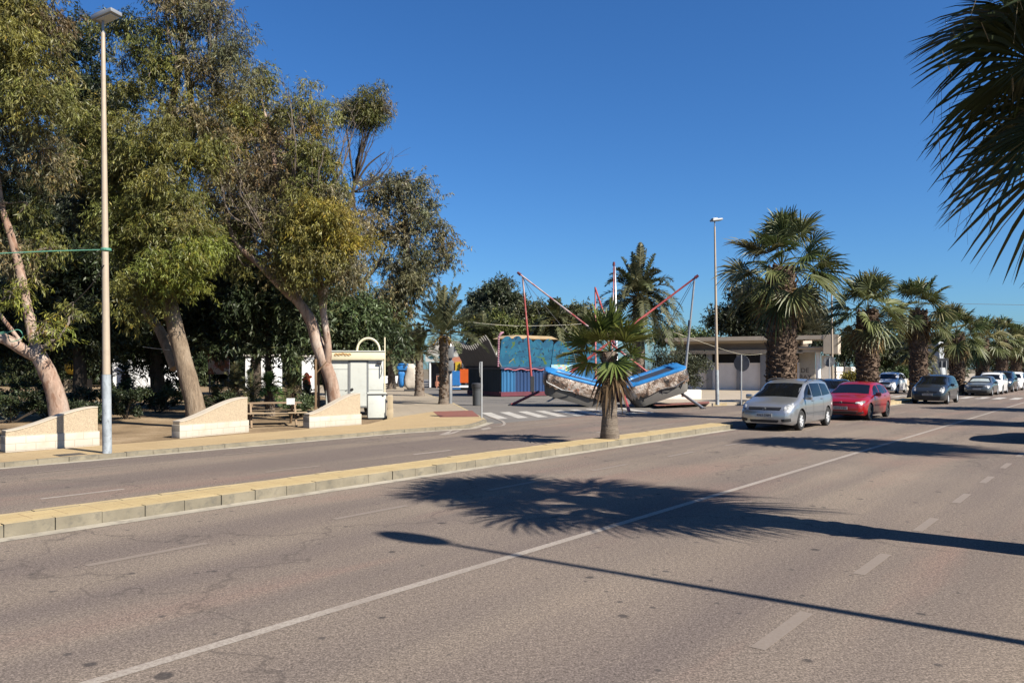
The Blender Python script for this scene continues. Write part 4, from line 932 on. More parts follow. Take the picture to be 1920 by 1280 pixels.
b = MB(); c = at(199, 468, 16.66); b.lathe([(.095, -.03), (.105, -.02), (.105, .02), (.095, .03)], 12, (c.x, c.y, c.z)); tag(b.build('rope_knot', M_CGRN), 'green rope wrapped around the lamp post at the tie', 'rope')
cable('green rope looped round the low forked limb', [at(-40, 640, 20), at(8, 622, 20.1), at(20, 640, 20.1), at(42, 632, 20.2), at(34, 618, 20.2), at(5, 625, 20.1), at(-40, 628, 20)], .012, M_CGRN, 'rope', 'rope')
cable('short pale line tied to the leaning trunk', [at(268, 650, 27.5), at(290, 653, 26.4), at(318, 656, 25.1)], .009, M_CWHT, 'rope', 'rope')
cable('pale rope strung from the utility pole across to the ride', [at(846, 598, 41), at(960, 607, 43), at(1090, 607, 46)], .010, M_CWHT, 'rope', 'rope', sag=.1)
cable('pale rope strung from the ride mast to the building', [at(1262, 622, 46), at(1385, 663, 60), at(1440, 662, 63)], .011, M_CWHT, 'rope', 'rope')
cable('pair of thin overhead wires far down the palm avenue, upper one', [at(1780, 569, 120), at(2000, 573, 118)], .03, M_CBLK, 'cable')
cable('pair of thin overhead wires far down the palm avenue, lower one', [at(1800, 597, 118), at(2000, 610, 112)], .03, M_CBLK, 'cable')
# picnic table
M_WOOD = mat('weathered wood', (.28, .19, .11), .8, var=.3, scale=6, stretch=(.3, 2, 2), bumpk=.3)
M_WOODL = mat('pale bench wood', (.42, .31, .19), .8, var=.25, scale=6, stretch=(.3, 2, 2), bumpk=.3)  # lighter wood tone for the benches
base = G(512, 798, .10)
pt = thing('picnic_table', 'wooden picnic table with attached benches between the two curved walls', 'picnic table', base, R(22))
b = MB()
for i in range(5): b.box((0, .55 - .145 * 2 + i * .145, .735), (1.9, .135, .035), bev=.006)
b.build('table_top', M_WOOD, pt)
for yy in (-.42, 1.05 + .18 - .0):
    b = MB()
    for k in (0, 1): b.box((.05, yy + k * .14, .44), (2.0, .13, .035), bev=.006)
    b.build('bench', M_WOODL, pt)
for xx in (-.7, .7):
    b = MB()
    b.tube([(xx, -.42, -.02), (xx, .15, .72)], .042, 4); b.tube([(xx, 1.35, -.02), (xx, .75, .72)], .042, 4); b.box((xx + .05, .46, .39), (.04, 1.85, .09)); b.box((xx + .05, .45, .69), (.04, .72, .07))
    b.build('leg_frame', M_WOOD, pt)
b = MB(); p = at(545, 752, 24.9); b.box((p.x, p.y, .845 + .08), (.26, .18, .20), R(15), bev=.008)
tag(b.build('white_box', mat('white card', (.75, .74, .72), .6)), 'small white box standing on the picnic table', 'box')
# timber A-frame posts next to the pale trunk
M_TIMB = mat('brown timber', (.21, .125, .06), .8, var=.3, scale=5, stretch=(1, 1, .2))
for i, (x0, x1, lab) in enumerate(((592, 592, 'front brown timber post left of the mottled pale trunk'), (598, 597, 'back brown timber post left of the mottled pale trunk'))):
    p = at(x0, 0, 27.2 + i * .5); t = at(x1, 673 + i * 4, 27.2 + i * .5)
    b = MB(); b.tube([(p.x, p.y, 0), t], .05, 4); b.tube([(t.x - .03, t.y, t.z - .55), (t.x + .35, t.y + .1, t.z - .1)], .02, 4)
    tag(b.build('timber_post', M_TIMB), lab, 'post', 'timber posts')
# kiosk trailer -------------------------------------------------------------
M_WHITE = mat('kiosk white panel', (.41, .42, .385), .45, var=.05, scale=1.2, dirt=(.35, .35, .31), raw=True)
M_CREAM = mat('kiosk cream trim', (.52, .47, .33), .5, var=.06, raw=True)
M_ORN = mat('ornament orange', (.70, .36, .08), .5, var=.15, scale=8)
M_KGREY = mat('door frame grey', (.24, .25, .25), .5, var=.08)
M_BLACK = mat('black rubber', (.02, .02, .02), .7)
kb = at(717, 700, 30.6); kx1 = kb.x; kx0 = at(611, 700, 30.6).x; KW = kx1 - kx0
kr = thing('fair_kiosk', 'white fairground kiosk trailer with a grey framed door and an arch on its roof', 'kiosk', (kx0, 30.6, .10), R(9))
b = MB(); b.box((KW / 2, 1.05, 1.28), (KW, 2.1, 1.96), bev=.02); b.build('body', M_WHITE, kr, smooth=30)
b = MB(); b.box((KW / 2, 1.0, 2.40), (KW + .10, 2.3, .30), bev=.04); b.box((KW / 2, -.11, 2.25), (KW + .02, .05, .035)); b.build('roof_cornice', M_CREAM, kr, smooth=30)
b = MB(); b.box((KW / 2, 1.0, 2.575), (KW + .16, 2.36, .045), bev=.015); b.build('roof_cap', M_WHITE, kr)
dx0 = at(655, 0, 30.6).x - kx0; dx1 = at(687, 0, 30.6).x - kx0
b = MB(); b.box(((dx0 + dx1) / 2, -.012, 1.28), (dx1 - dx0 + .12, .03, 1.90)); b.build('door_frame', M_KGREY, kr)
b = MB(); b.box(((dx0 + dx1) / 2, -.022, 1.27), (dx1 - dx0 - .05, .03, 1.78), bev=.006); dr = b.build('door', M_WHITE, kr)
b = MB(); b.lathe([(.055, 0), (.06, -.01), (.045, -.035), (.01, -.04)], 14, (dx0 + .09, -.037, 1.05), 'Y'); b.build('door_lock', M_BLACK, dr)
b = MB(); b.lathe([(.03, 0), (.02, -.03)], 10, (dx0 - .13, -.003, 1.02), 'Y'); b.build('side_lock', M_KGREY, kr)
b = MB(); b.box((.42, -.004, .62), (.34, .02, .10)); b.build('vent_slot', M_DKM, kr)
b = MB()
for zz in (1.02, 1.86): b.box((KW / 2, -.003, zz), (KW - .04, .008, .012))
b.build('panel_seam', M_KGREY, kr)
b = MB()   # scrolled ornament on the cornice
for k in range(5):
    x = .40 + k * .13
    b.tube([(x + .07 * math.cos(t) * (1 - t / 9), -.165, 2.43 + .055 * math.sin(t) * (1 - t / 9) + (.02 if k == 2 else 0)) for t in np.linspace(0, 5.2, 12)], .014, 5)
b.build('scroll_ornament', M_ORN, kr)
ax0 = at(671, 0, 31).x - kx0; ax1 = at(713, 0, 31).x - kx0
for side in (0, .12):
    pass
b = MB(); arc = [(ax0, .45, 2.58)] + [((ax0 + ax1) / 2 - (ax1 - ax0) / 2 * math.cos(t), .45, 2.62 + .50 * math.sin(t)) for t in np.linspace(.15, math.pi - .15, 16)] + [(ax1, .45, 2.58)]
b.tube(arc, .045, 8); b.tube([(x, y + .18, z - .01) for x, y, z in arc], .045, 8); b.build('roof_arch', M_CREAM, kr, smooth=60)
b = MB(); b.box((KW - .14, -.06, 2.12), (.16, .10, .09), bev=.02); b.tube([(KW - .10, -.05, 2.08), (KW - .05, -.10, 1.8), (KW - .10, -.05, 1.55)], .018, 6); b.build('cable_box', M_DKM, kr)
for xx in (.5, KW - .5):
    b = MB(); b.lathe([(.05, 0), (.24, 0), (.27, .02), (.27, .16), (.24, .18), (.05, .18)], 20, (xx, .15, .26), 'Y'); b.build('wheel', M_BLACK, kr, smooth=40)
b = MB(); b.tube([(KW + .06, .1, 0), (KW + .06, .1, 3.15)], .03, 8); b.build('side_pole', M_CREAM, kr, smooth=60)
cbp = G(703, 785, .10)
cb = thing('utility_cabinet', 'pale grey utility cabinet standing in front of the kiosk corner', 'cabinet', (cbp.x, cbp.y + .3, .10), R(14))
b = MB(); b.box((0, 0, .49), (.66, .62, .90), bev=.012); b.build('body', M_WHITE, cb, smooth=30)
b = MB(); b.box((0, -.02, .955), (.72, .70, .04), bev=.01); b.build('lid', M_WHITE, cb)
b = MB(); b.box((0, 0, .02), (.6, .56, .06)); b.build('plinth', M_DKM, cb)
b = MB(); b.box((.22, -.315, .86), (.07, .02, .05), bev=.006); b.build('latch', M_DKM, cb)
# litter bin, signs, utility pole ---------------------------------------------
M_BIN = mat('grey bin plastic', (.085, .09, .095), .5, var=.1)
bp = G(895, 760, 0)
bn = thing('litter_bin', 'grey round litter bin with a dark hood on the roadside by the corner', 'bin', bp)
b = MB(); b.lathe([(.23, 0), (.25, .02), (.265, .85), (.28, .86), (.28, .9), (.25, .9)], 20); b.build('body', M_BIN, bn, smooth=40)
b = MB(); b.lathe([(.29, .93), (.30, 1.0), (.30, 1.16), (.26, 1.20), (.05, 1.22)], 20); b.lathe([(.22, .88), (.22, .95)], 12); b.build('hood', M_DKM, bn, smooth=40)
M_SIGNB = mat('sign back grey', (.42, .43, .44), .5, .2, var=.1)
def round_sign(label, base, H, rad, rz, pole_m, hd):
    root = thing('road_sign', label, 'road sign', base, rz)
    b = MB(); b.tube([(0, 0, -.05), (0, 0, H)], .034, 10); b.build('pole', pole_m, root, smooth=60)
    b = MB(); b.lathe([(rad, .045), (rad, .06), (.02, .06)], 28, (0, 0, hd), 'Y'); b.lathe([(rad, .045), (.02, .045)], 28, (0, 0, hd), 'Y', caps=False); b.build('sign_plate', M_SIGNB, root, smooth=30)
    b = MB()
    for zz in (-.16, .16): b.box((0, .036, hd + zz), (.16, .02, .035))
    b.build('bracket', M_GREYM, root)
    return root
M_GALV = mat('galvanised pole', (.52, .53, .53), .45, .4, var=.08)
round_sign('round road sign seen from behind on a pale pole left of the silver people carrier', G(1390, 757, .15), 2.55, .42, R(-38), M_GALV, 2.1)
round_sign('round road sign seen from behind beside the building porch lamp post', G(1555, 738, .15), 2.55, .40, R(-15), M_GALV, 2.35)
round_sign('thin road sign seen edge on in front of the litter bin', G(903, 783, .10), 2.15, .30, R(86), M_GALV, 1.85)
sp = G(1815, 745, .1)
sq = thing('traffic_panel', 'grey square traffic panel on two posts seen from behind, by the grey saloon', 'road sign', UV(61.9, 10.76, .12), R(-20))
for xx in (-.12, .16):
    b = MB(); b.tube([(xx, 0, 0), (xx, 0, 2.4)], .03, 8); b.build('post', M_GALV, sq, smooth=60)
b = MB(); b.box((0, .06, 2.25), (.62, .04, .66), bev=.015); b.build('panel', M_BIN, sq)
up = G(844, 756, .10)
ut = thing('utility_pole', 'grey utility pole with two meter boxes beside the corner date palm', 'utility pole', up)
b = MB(); b.tube([(0, 0, -.05), (0, 0, 3.2), (.02, 0, 3.25)], [.125, .11, .05], 12); b.tube([(.02, 0, 3.2), (.02, 0, 4.75)], .045, 8); b.build('pole', M_GREYM, ut, smooth=50)
for zz, hh in ((2.75, .62), (2.02, .55)):
    b = MB(); b.box((.03, -.17, zz), (.34, .2, hh), bev=.02); b.build('meter_box', M_GREYM, ut, smooth=30)
mh = G(131, 852, .10); b = MB(); b.box((mh.x, mh.y, .100), (.55, .42, .012), ROADROT); tag(b.build('drain_cover', M_DKM), 'dark drain cover set in the pavement near the lamp post', 'drain cover')
# wrapped figure ------------------------------------------------------------------
M_TARP = mat('beige tarp', (.58, .52, .44), .8, var=.15, scale=4, bumpk=.9, bscale=6)
M_BLUET = mat('blue tarp', (.02, .20, .55), .5, var=.2, scale=4, bumpk=.9, bscale=7)
wf = G(767, 733, .10); wr = thing('wrapped_ride', 'coin ride wrapped in beige canvas and blue tarpaulin on the side street pavement', 'covered ride', wf, R(10))
def sack(c, sx, sy, sz, seed, n=18, k=10, pinch=.25):
    r = random.Random(seed); mb = MB(); vs, fs = [], []
    for i in range(k + 1):
        t = i / k
        w = (1 - abs(2 * t - 1) ** 6 * .55) * (1 - pinch * math.exp(-((t - .72) / .09) ** 2))
        for j in range(n):
            a = 2 * math.pi * j / n; q = 1 + .09 * math.sin(3 * a + seed + t * 5) + r.uniform(-.05, .05)
            ex = .55
            cx = math.copysign(abs(math.cos(a)) ** ex, math.cos(a)); cy = math.copysign(abs(math.sin(a)) ** ex, math.sin(a))
            vs.append((c[0] + cx * sx / 2 * w * q, c[1] + cy * sy / 2 * w * q, c[2] + t * sz))
    for i in range(k):
        for j in range(n): fs.append((i * n + j, i * n + (j + 1) % n, (i + 1) * n + (j + 1) % n, (i + 1) * n + j))
    fs.append(tuple(range(n - 1, -1, -1))); fs.append(tuple(k * n + j for j in range(n)))
    return mb.add(vs, fs)
sack((.12, 0, .12), .98, .8, 2.15, 2, pinch=.07).build('canvas_cover', M_TARP, wr, smooth=60)
sack((-.62, .1, .3), .50, .6, 1.6, 5, pinch=-.2).build('blue_tarpaulin', M_BLUET, wr, smooth=60)
sack((-.45, .0, 1.65), 1.1, .7, .65, 8).build('blue_hood', M_BLUET, wr, smooth=60)
b = MB(); b.box((.1, 0, .09), (1.0, .8, .14)); b.build('base', M_DKM, wr)
# low white skip far down the pavement
M_PLW = mat('white plastic', (.66, .67, .68), .5, var=.06, raw=True)
wb = thing('white_tub', 'low white tub on legs far down the side street pavement', 'tub', Vector((-11.9, 74, .1)))
b = MB(); b.prism([(-.75, .45), (.75, .45), (.85, 1.15), (-.85, 1.15)], -.5, .5, lambda a, c, h: (a, h, c)); b.build('tub', M_PLW, wb)
for xx in (-.55, .55):
    b = MB(); b.box((xx, 0, .23), (.16, .8, .48)); b.build('leg', M_PLW, wb)
# fairground booths ----------------------------------------------------------------
M_BCUR = mat('shade-toned booth curtain', (.006, .045, .15), .6, var=.12, scale=1.0)  # cast shade on the blue curtains painted in as navy
M_BCUR_LIT = mat('lit-toned booth curtain', (.015, .14, .32), .6, var=.12, scale=1.0)  # sunlit copy of the same curtain, light put into the colour
M_MAROON = mat('maroon skirt', (.13, .012, .03), .7, var=.2)
M_DGREY = mat('dark canvas side', (.030, .048, .058), .7, var=.15)
M_PINK = mat('pink trim', (.55, .17, .20), .6, var=.15, scale=5)
def art_mat(name, base, cols, scale=1.2):
    m, nt, b = nodes_of(name); p = objco(nt)
    c = base
    for i, (cl, th) in enumerate(cols):
        v = N(nt, 'ShaderNodeVectorMath', operation='ADD'); nt.links.new(p, v.inputs[0]); v.inputs[1].default_value = (i * 7.3, i * 3.1, i * 5.7)
        c = mix(nt, ramp(nt, noise(nt, v.outputs[0], scale * (1 + .35 * i), 3, .55, .8), [(th, 0), (th + .02, 1)]), c, cl)
    nt.links.new(c, b.inputs['Base Color']); b.inputs['Roughness'].default_value = .5
    return m
M_ART1 = art_mat('painted undersea board', (.010, .11, .21), [((.015, .15, .26), .5), ((.08, .16, .04), .60), ((.30, .27, .09), .68), ((.32, .38, .42), .70), ((.20, .10, .06), .67), ((.006, .03, .07), .60)], 1.1)
M_ART2 = art_mat('painted festive board', (.30, .52, .66), [((.62, .58, .16), .52), ((.12, .46, .30), .58), ((.62, .20, .24), .60), ((.55, .60, .62), .63)], 1.3)
M_ART3 = art_mat('painted pink panel', (.62, .22, .22), [((.70, .42, .34), .5), ((.70, .60, .2), .62), ((.2, .5, .6), .66)], 1.6)
C0 = Vector((-.75, 53.6, 0)); ex = Vector((.86, .51, 0)); ey = Vector((-.51, .86, 0))
BR = math.atan2(ex.y, ex.x)
bt = thing('fair_booth', 'closed blue fairground booth with painted undersea boards on its roof edge', 'fair booth', C0, BR)
BW, BD = 8.2, 4.9
def pleats(x0, x1, y, z0, z1, amp, wl, axis='x'):
    n = max(4, int((x1 - x0) / wl * 6)); vs, fs = [], []
    for i in range(n + 1):
        x = x0 + (x1 - x0) * i / n; o = amp * math.sin(2 * math.pi * (x - x0) / wl) + amp * .4 * math.sin(5.1 * x)
        for z in (z0, z1): vs.append((x, y + o, z) if axis == 'x' else (y + o, x, z))
    for i in range(n): fs.append((2 * i, 2 * i + 2, 2 * i + 3, 2 * i + 1))
    return vs, fs
b = MB(); b.box((BW / 2, BD / 2 + .1, 1.1), (BW - .2, BD - .2, 1.8)); b.build('frame_body', M_DGREY, bt)
for i, (x0, x1, m) in enumerate(((.0, 1.1, M_BCUR_LIT), (1.1, 2.4, M_BCUR), (2.4, 3.7, M_BCUR), (5.9, BW, M_BCUR_LIT))):
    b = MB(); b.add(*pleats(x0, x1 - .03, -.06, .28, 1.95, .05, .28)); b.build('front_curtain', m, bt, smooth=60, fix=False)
b = MB(); b.add(*pleats(0, BD, -.06, .28, 1.95, .035, .22, 'y')); b.build('side_curtain', M_DGREY, bt, smooth=60, fix=False)
b = MB(); b.box((BW / 2, -.10, .19), (BW + .2, .08, .30)); b.box((-.10, BD / 2, .19), (.08, BD, .30)); b.build('skirt', M_MAROON, bt)
b = MB(); b.box((BW / 2, -.12, 2.03), (BW + .3, .10, .16)); b.box((-.14, BD / 2, 2.03), (.10, BD + .3, .16)); b.build('rail', mat('booth rail navy', (.02, .03, .09), .5), bt)
b = MB()   # wavy pink trim hanging under the rail
tp = [(.15 + t * 3.3, -.17, 1.90 + .05 * math.sin(t * 19)) for t in np.linspace(0, 1, 40)]; b.tube(tp, .04, 6); b.build('wave_trim', M_PINK, bt, smooth=60)
def scallop_board(x0, x1, z0, z1, tilt, n, amp, y0=-.12):
    """a board with a scalloped top edge, leaning outwards, with thickness"""
    k = n * 8; top = []
    for i in range(k + 1):
        t = i / k; top.append((x0 + (x1 - x0) * t, z1 + amp * abs(math.sin(t * n * math.pi)) - amp + .10 * math.sin(t * math.pi * 2)))
    poly = [(x0, z0)] + top + [(x1, z0)]
    return poly, (lambda a, c, h: (a, y0 - (c - z0) * tilt + h, c))
b = MB(); poly, fr = scallop_board(-.3, 4.0, 2.10, 4.15, .22, 5, .28); b.prism(poly, -.05, .05, fr); b.build('painted_board', M_ART1, bt)
b = MB(); poly, fr = scallop_board(4.05, BW + .3, 2.10, 3.9, .22, 5, .28); b.prism(poly, -.05, .05, fr); b.build('painted_board', M_ART1, bt)
M_PINKD = mat('pink corner strip', (.42, .20, .26), .6, var=.25, scale=9)
b = MB()
for i in range(14):
    z = 2.15 + i * .15; b.lathe([(.03, -.075), (.075, -.04), (.085, 0), (.075, .04), (.03, .075)], 8, (-.36 - (z - 2.1) * .10, -.18 - (z - 2.1) * .22, z))
b.tube([(-.55, -.6, 4.15), (-.40, -.7, 4.42), (-.22, -.7, 4.46)], [.06, .10, .05], 7); b.build('corner_trim', M_PINKD, bt, smooth=60)
# side awning seen from behind: grey serrated crest leaning outwards
M_FRING = mat('grey board back', (.17, .155, .145), .8, var=.25, scale=5, stretch=(1, 3, .4))
b = MB(); k = 64; top = []
for i in range(k + 1):
    t = i / k; top.append((-.3 + (BD + .7) * t, 3.45 + (.34 if i % 4 == 2 else (-.05 if i % 4 == 0 else .12)) + .18 * math.sin(t * 7 + 1) + (.35 * (1 - t) ** 3)))
poly = [(-.3, 2.10)] + top + [(BD + .4, 2.10)]
b.prism(poly, -.04, .04, lambda a, c, h: (-.14 - (c - 2.1) * .55 + h, a, c)); b.build('serrated_board', M_FRING, bt)
b = MB()
for i in range(30): b.lathe([(.02, -.07), (.06, -.03), (.06, .03), (.02, .07)], 6, (-.22, -.2 + i * (BD + .3) / 29, 2.08))
b.build('bulb_fringe', M_DKM, bt)
b = MB(); b.prism([(4.0, .32), (5.9, .32), (5.9, 2.25), (4.0, 2.25)], -.26, -.18, lambda a, c, h: (a, h - .02, c)); b.build('painted_panel', M_ART2, bt)
b = MB(); b.prism([(5.0, .32), (5.88, .32), (5.88, 1.75), (5.0, 1.45)], -.32, -.27, lambda a, c, h: (a, h - .02, c)); b.build('pink_panel', M_ART3, bt)
b = MB()
for i in range(12): b.box((5.93, -.30, .4 + i * .16), (.11, .1, .11), bev=.02)
b.build('bulb_strip', mat('pink bulbs', (.70, .30, .42), .4), bt)
b = MB(); b.box((BW / 2, BD / 2, 2.16), (BW, BD, .10)); b.prism([(1.2, 4.15), (5.6, 4.15), (5.0, 4.36), (1.9, 4.40)], 1.2, 3.4, lambda a, c, h: (a, h, c)); b.tube([(3.4, 2.3, 2.1), (3.4, 2.3, 4.2)], .12, 8); b.build('roof', mat('tan canvas roof', (.50, .36, .20), .8), bt)
b = MB()
for xx, yy in ((.05, .05), (BW, .05), (.05, BD), (4.0, .0)): b.tube([(xx, yy, 0), (xx, yy, 2.1)], .05, 6)
b.build('corner_posts', M_DKM, bt)
# pale carousel-like stall beyond
M_PAST = mat('pale painted canopy', (.66, .62, .55), .6, var=.2, scale=1.2, dirt=(.55, .35, .30))
M_YEL = mat('yellow panel', (.72, .48, .04), .5, var=.1)
M_ORG = mat('orange panel', (.80, .13, .012), .5, var=.08)
M_BLUEP = mat('blue panel', (.03, .22, .60), .5, var=.1)
M_SALM = mat('salmon panel', (.62, .26, .16), .6, var=.1)
M_TEAL = mat('teal diamond', (.03, .22, .30), .5)
q0 = Vector((-8.6, 78, 0))
st = thing('fair_stall', 'pastel fairground stall with a diamond patterned valance beyond the palms', 'fair stall', q0, R(-8))
SW = 4.2
b = MB(); b.prism([(-.1, 3.45), (SW + .1, 3.45), (SW - .3, 4.3), (SW - 1.2, 4.75), (1.2, 4.75), (.2, 4.3)], 0, 3, lambda a, c, h: (a, h, c)); b.build('canopy', M_PAST, st)
b = MB(); b.box((SW / 2, -.10, 3.05), (SW + .3, .12, .80)); vl = b.build('valance', mat('white valance', (.72, .72, .66), .6, var=.06), st)
b = MB()
for i in range(4):
    x = .5 + i * 1.05; b.prism([(x - .42, 3.1), (x, 2.92), (x + .42, 3.1), (x, 3.28)], -.19, -.165, lambda a, c, h: (a, h, c))
b.build('diamond_pattern', M_TEAL, vl)
b = MB(); b.box((SW / 2, 1.8, 1.3), (SW, 2.6, 2.6)); b.build('inner_body', mat('dark stall interior', (.03, .027, .03), .8), st)
for i, x in enumerate((.3, 1.6, 2.9, 4.0)):
    b = MB(); b.box((x, -.02, 1.35), (.14, .14, 2.6)); b.build('post', M_GREYM if i % 2 else M_PLW, st)
for i, x in enumerate((1.95, 3.4)):
    b = MB(); b.box((x, .42, 1.9), (.5, .1, 1.9)); b.build('yellow_panel', M_YEL, st)
b = MB(); b.box((1.6, -.05, .42), (1.5, .10, .5)); b.tube([(1.0, -.1, 0), (1.0, -.1, 1.2), (1.9, -.1, 1.2)], .05, 6); b.build('counter', M_SALM, st)
q1 = at(838, 700, 70); q1.z = 0
oc = thing('orange_ride', 'bright orange and blue children ride platform beside the blue booth', 'fair ride', q1, R(-6)); oc.scale = (.83, .83, .83)
b = MB(); b.box((1.1, 0, 1.1), (.95, .9, 2.0), bev=.03); b.prism([(.6, .55), (1.6, .55), (1.45, 1.2), (.9, 1.3), (.6, .9)], -.6, -.50, lambda a, c, h: (a, h, c)); b.build('blue_side', M_BLUEP, oc)
b = MB(); b.box((2.25, 0, 1.55), (1.5, .9, 1.5), bev=.03); b.box((2.9, 0, 2.5), (.22, .9, 1.0)); b.build('orange_side', M_ORG, oc)
b = MB(); b.box((1.6, .5, 2.9), (2.9, .3, 1.5)); b.build('salmon_back', M_SALM, oc)
b = MB(); b.box((1.2, .25, 2.6), (.6, .2, 1.0)); b.build('yellow_seat', M_YEL, oc)
for i, x in enumerate((1.75, 2.05, 2.35)):
    b = MB(); b.lathe([(.02, 0), (.16, .1), (.14, .5), (.08, .75), (.10, .9), (.02, 1.0)], 8, (x, -.1, 2.3)); b.build('dark_post', M_DKM, oc)
b = MB(); b.box((1.7, 0, .42), (3.0, 1.0, .22)); b.build('white_rail', M_PLW, oc)
b = MB(); b.box((1.7, .1, .16), (2.8, .9, .32)); b.build('base', M_DKM, oc)
tn = thing('white_tent', 'white peaked tent top behind the orange ride', 'tent', Vector((-4.2, 96, 0)))
b = MB(); b.lathe([(3.3, 3.6), (2.4, 4.5), (1.0, 5.5), (.1, 6.0)], 10); b.lathe([(3.3, 3.1), (3.3, 3.6)], 10, caps=False); b.build('canopy', mat('white tent cloth', (.72, .72, .72), .7, var=.06), tn, smooth=50)
for a in range(6):
    b = MB(); b.tube([(3.1 * math.cos(a), 3.1 * math.sin(a), 0), (3.1 * math.cos(a), 3.1 * math.sin(a), 3.5)], .07, 6); b.build('pole', M_PLW, tn)
# folded bungee trampoline ride -----------------------------------------------------
M_RED = mat('faded red paint', (.42, .07, .065), .5, var=.25, scale=5)
def striped_mat():
    m, nt, b = nodes_of('red and white banded mast'); p = objco(nt); sx = N(nt, 'ShaderNodeSeparateXYZ'); nt.links.new(p, sx.inputs[0])
    c = ramp(nt, noise(nt, scaled(nt, p, (1, 1, .7)), 1.1, 2), [(.46, (.46, .09, .08)), (.60, (.60, .48, .46))])
    nt.links.new(c, b.inputs['Base Color']); b.inputs['Roughness'].default_value = .4; return m
M_STRIPE = striped_mat()
M_MASTW = mat('bare metal mast', (.50, .51, .53), .35, .6, var=.15, scale=4)
def tarp_mat():
    m, nt, b = nodes_of('printed silver tarpaulin'); p = objco(nt)
    c = ramp(nt, noise(nt, p, 1.3, 5, .6, 1.2), [(.36, (.05, .04, .035)), (.44, (.24, .15, .10)), (.50, (.50, .40, .32)), (.57, (.62, .56, .50)), (.61, (.55, .27, .17)), (.66, (.14, .10, .08))])
    nt.links.new(c, b.inputs['Base Color']); b.inputs['Roughness'].default_value = .38; bump(nt, b, noise(nt, p, 5, 5, .6, 1), .9, .08); return m
M_TARPS = tarp_mat()
M_UNDER = mat('grey trampoline underside', (.17, .16, .145), .7, var=.12, scale=1.5)
M_PAD = mat('blue foam pad', (.03, .24, .60), .45, var=.15, scale=3, bumpk=.4, bscale=12)
M_NET = mat('dark mesh bed', (.04, .05, .07), .6)
rc = Vector((4.6, 40.8, 0)); rd = thing('bungee_trampoline', 'folded bungee trampoline ride with red slanted masts, blue pads and silver covers', 'fair ride', rc)
def W_(p): return p
b = MB(); b.box((5.4, 42.2, .42), (1.0, 2.2, .5), 0, bev=.04); b.box((5.4, 42.2, .75), (.5, 1.8, .4)); b.build('chassis', M_MAROON, rd, world=True)
def wing(inner, outer, w, th, seed):
    """one folded trampoline: a thick wavy-skirted bed hinged at INNER and lifted at OUTER"""
    a, o = Vector(inner), Vector(outer); d = (o - a); L = d.length; d.normalize(); yv = Vector((0, 1, 0)); nz = d.cross(yv) if d.x < 0 else yv.cross(d)
    nz = Vector((-d.z * (1 if d.x > 0 else -1), 0, abs(d.x))).normalized()
    P = lambda s, t, h: a + d * (s * L) + yv * (t * w) + nz * (h + .24 * t)
    r = random.Random(seed); n = 22
    def ring(h, out, k=28, wob=0.0):
        pts = []
        for j in range(k):
            an = 2 * math.pi * j / k; c, s_ = math.cos(an), math.sin(an); e = .30
            u = .5 + math.copysign(abs(c) ** e, c) * (.5 + out / L); v = math.copysign(abs(s_) ** e, s_) * (.5 + out / w)
            pts.append(P(u, v, h + wob * math.sin(j * 2.3 + seed) + r.uniform(-wob, wob) * .5))
        return pts
    def loft(rings, close=True):
        k = len(rings[0]); vs = [p for rg in rings for p in rg]; fs = []
        for i in range(len(rings) - 1):
            for j in range(k): fs.append((i * k + j, i * k + (j + 1) % k, (i + 1) * k + (j + 1) % k, (i + 1) * k + j))
        if close: fs.append(tuple(range(k - 1, -1, -1))); fs.append(tuple((len(rings) - 1) * k + j for j in range(k)))
        return vs, fs
    g = MB(); g.add(*loft([ring(-.72, -.16), ring(-.40, -.06), ring(-.02, -.04)])); u_ = g.build('underside', M_UNDER, rd, world=True, smooth=30)
    g = MB()
    for s in (.18, .5, .82): g.tube([P(s, -.5 - .02, -.02), P(s, -.47, -.42), P(s, -.36, -.63), P(s, .36, -.63)], .022, 6)
    g.build('frame_rib', M_DKM, u_, world=True)
    g = MB(); g.add(*loft([ring(-.22, .05, 60, .07), ring(-.05, .09, 60, .04), ring(.15, .12, 60, .04), ring(.32, .12, 60, .03), ring(.43, .09, 60, .015)], False)); g.build('silver_cover', M_TARPS, rd, world=True, smooth=60, fix=True)
    g = MB(); g.add(*loft([ring(.41, .10, 44), ring(.48, .12, 44, .02), ring(.55, .04, 44, .02), ring(.53, -.40, 44, .01), ring(.44, -.43, 44)])); pd = g.build('blue_pad', M_PAD, rd, world=True, smooth=40)
    g = MB(); g.add(*loft([ring(.445, -.44), ring(.46, -.44)])); g.build('mesh_bed', M_NET, rd, world=True)
    g = MB(); g.tube([P(.55, -.535, -.14), P(.72, -.56, -.20), P(.98, -.56, -.02), P(.99, -.54, .06)], .02, 6); g.build('edge_tube', M_GREYM, rd, world=True)
wing((4.95, 40.6, .60), (1.75, 40.6, 1.45), 2.6, .5, 3)
wing((5.95, 39.9, .70), (8.85, 39.9, 1.68), 2.6, .5, 5)
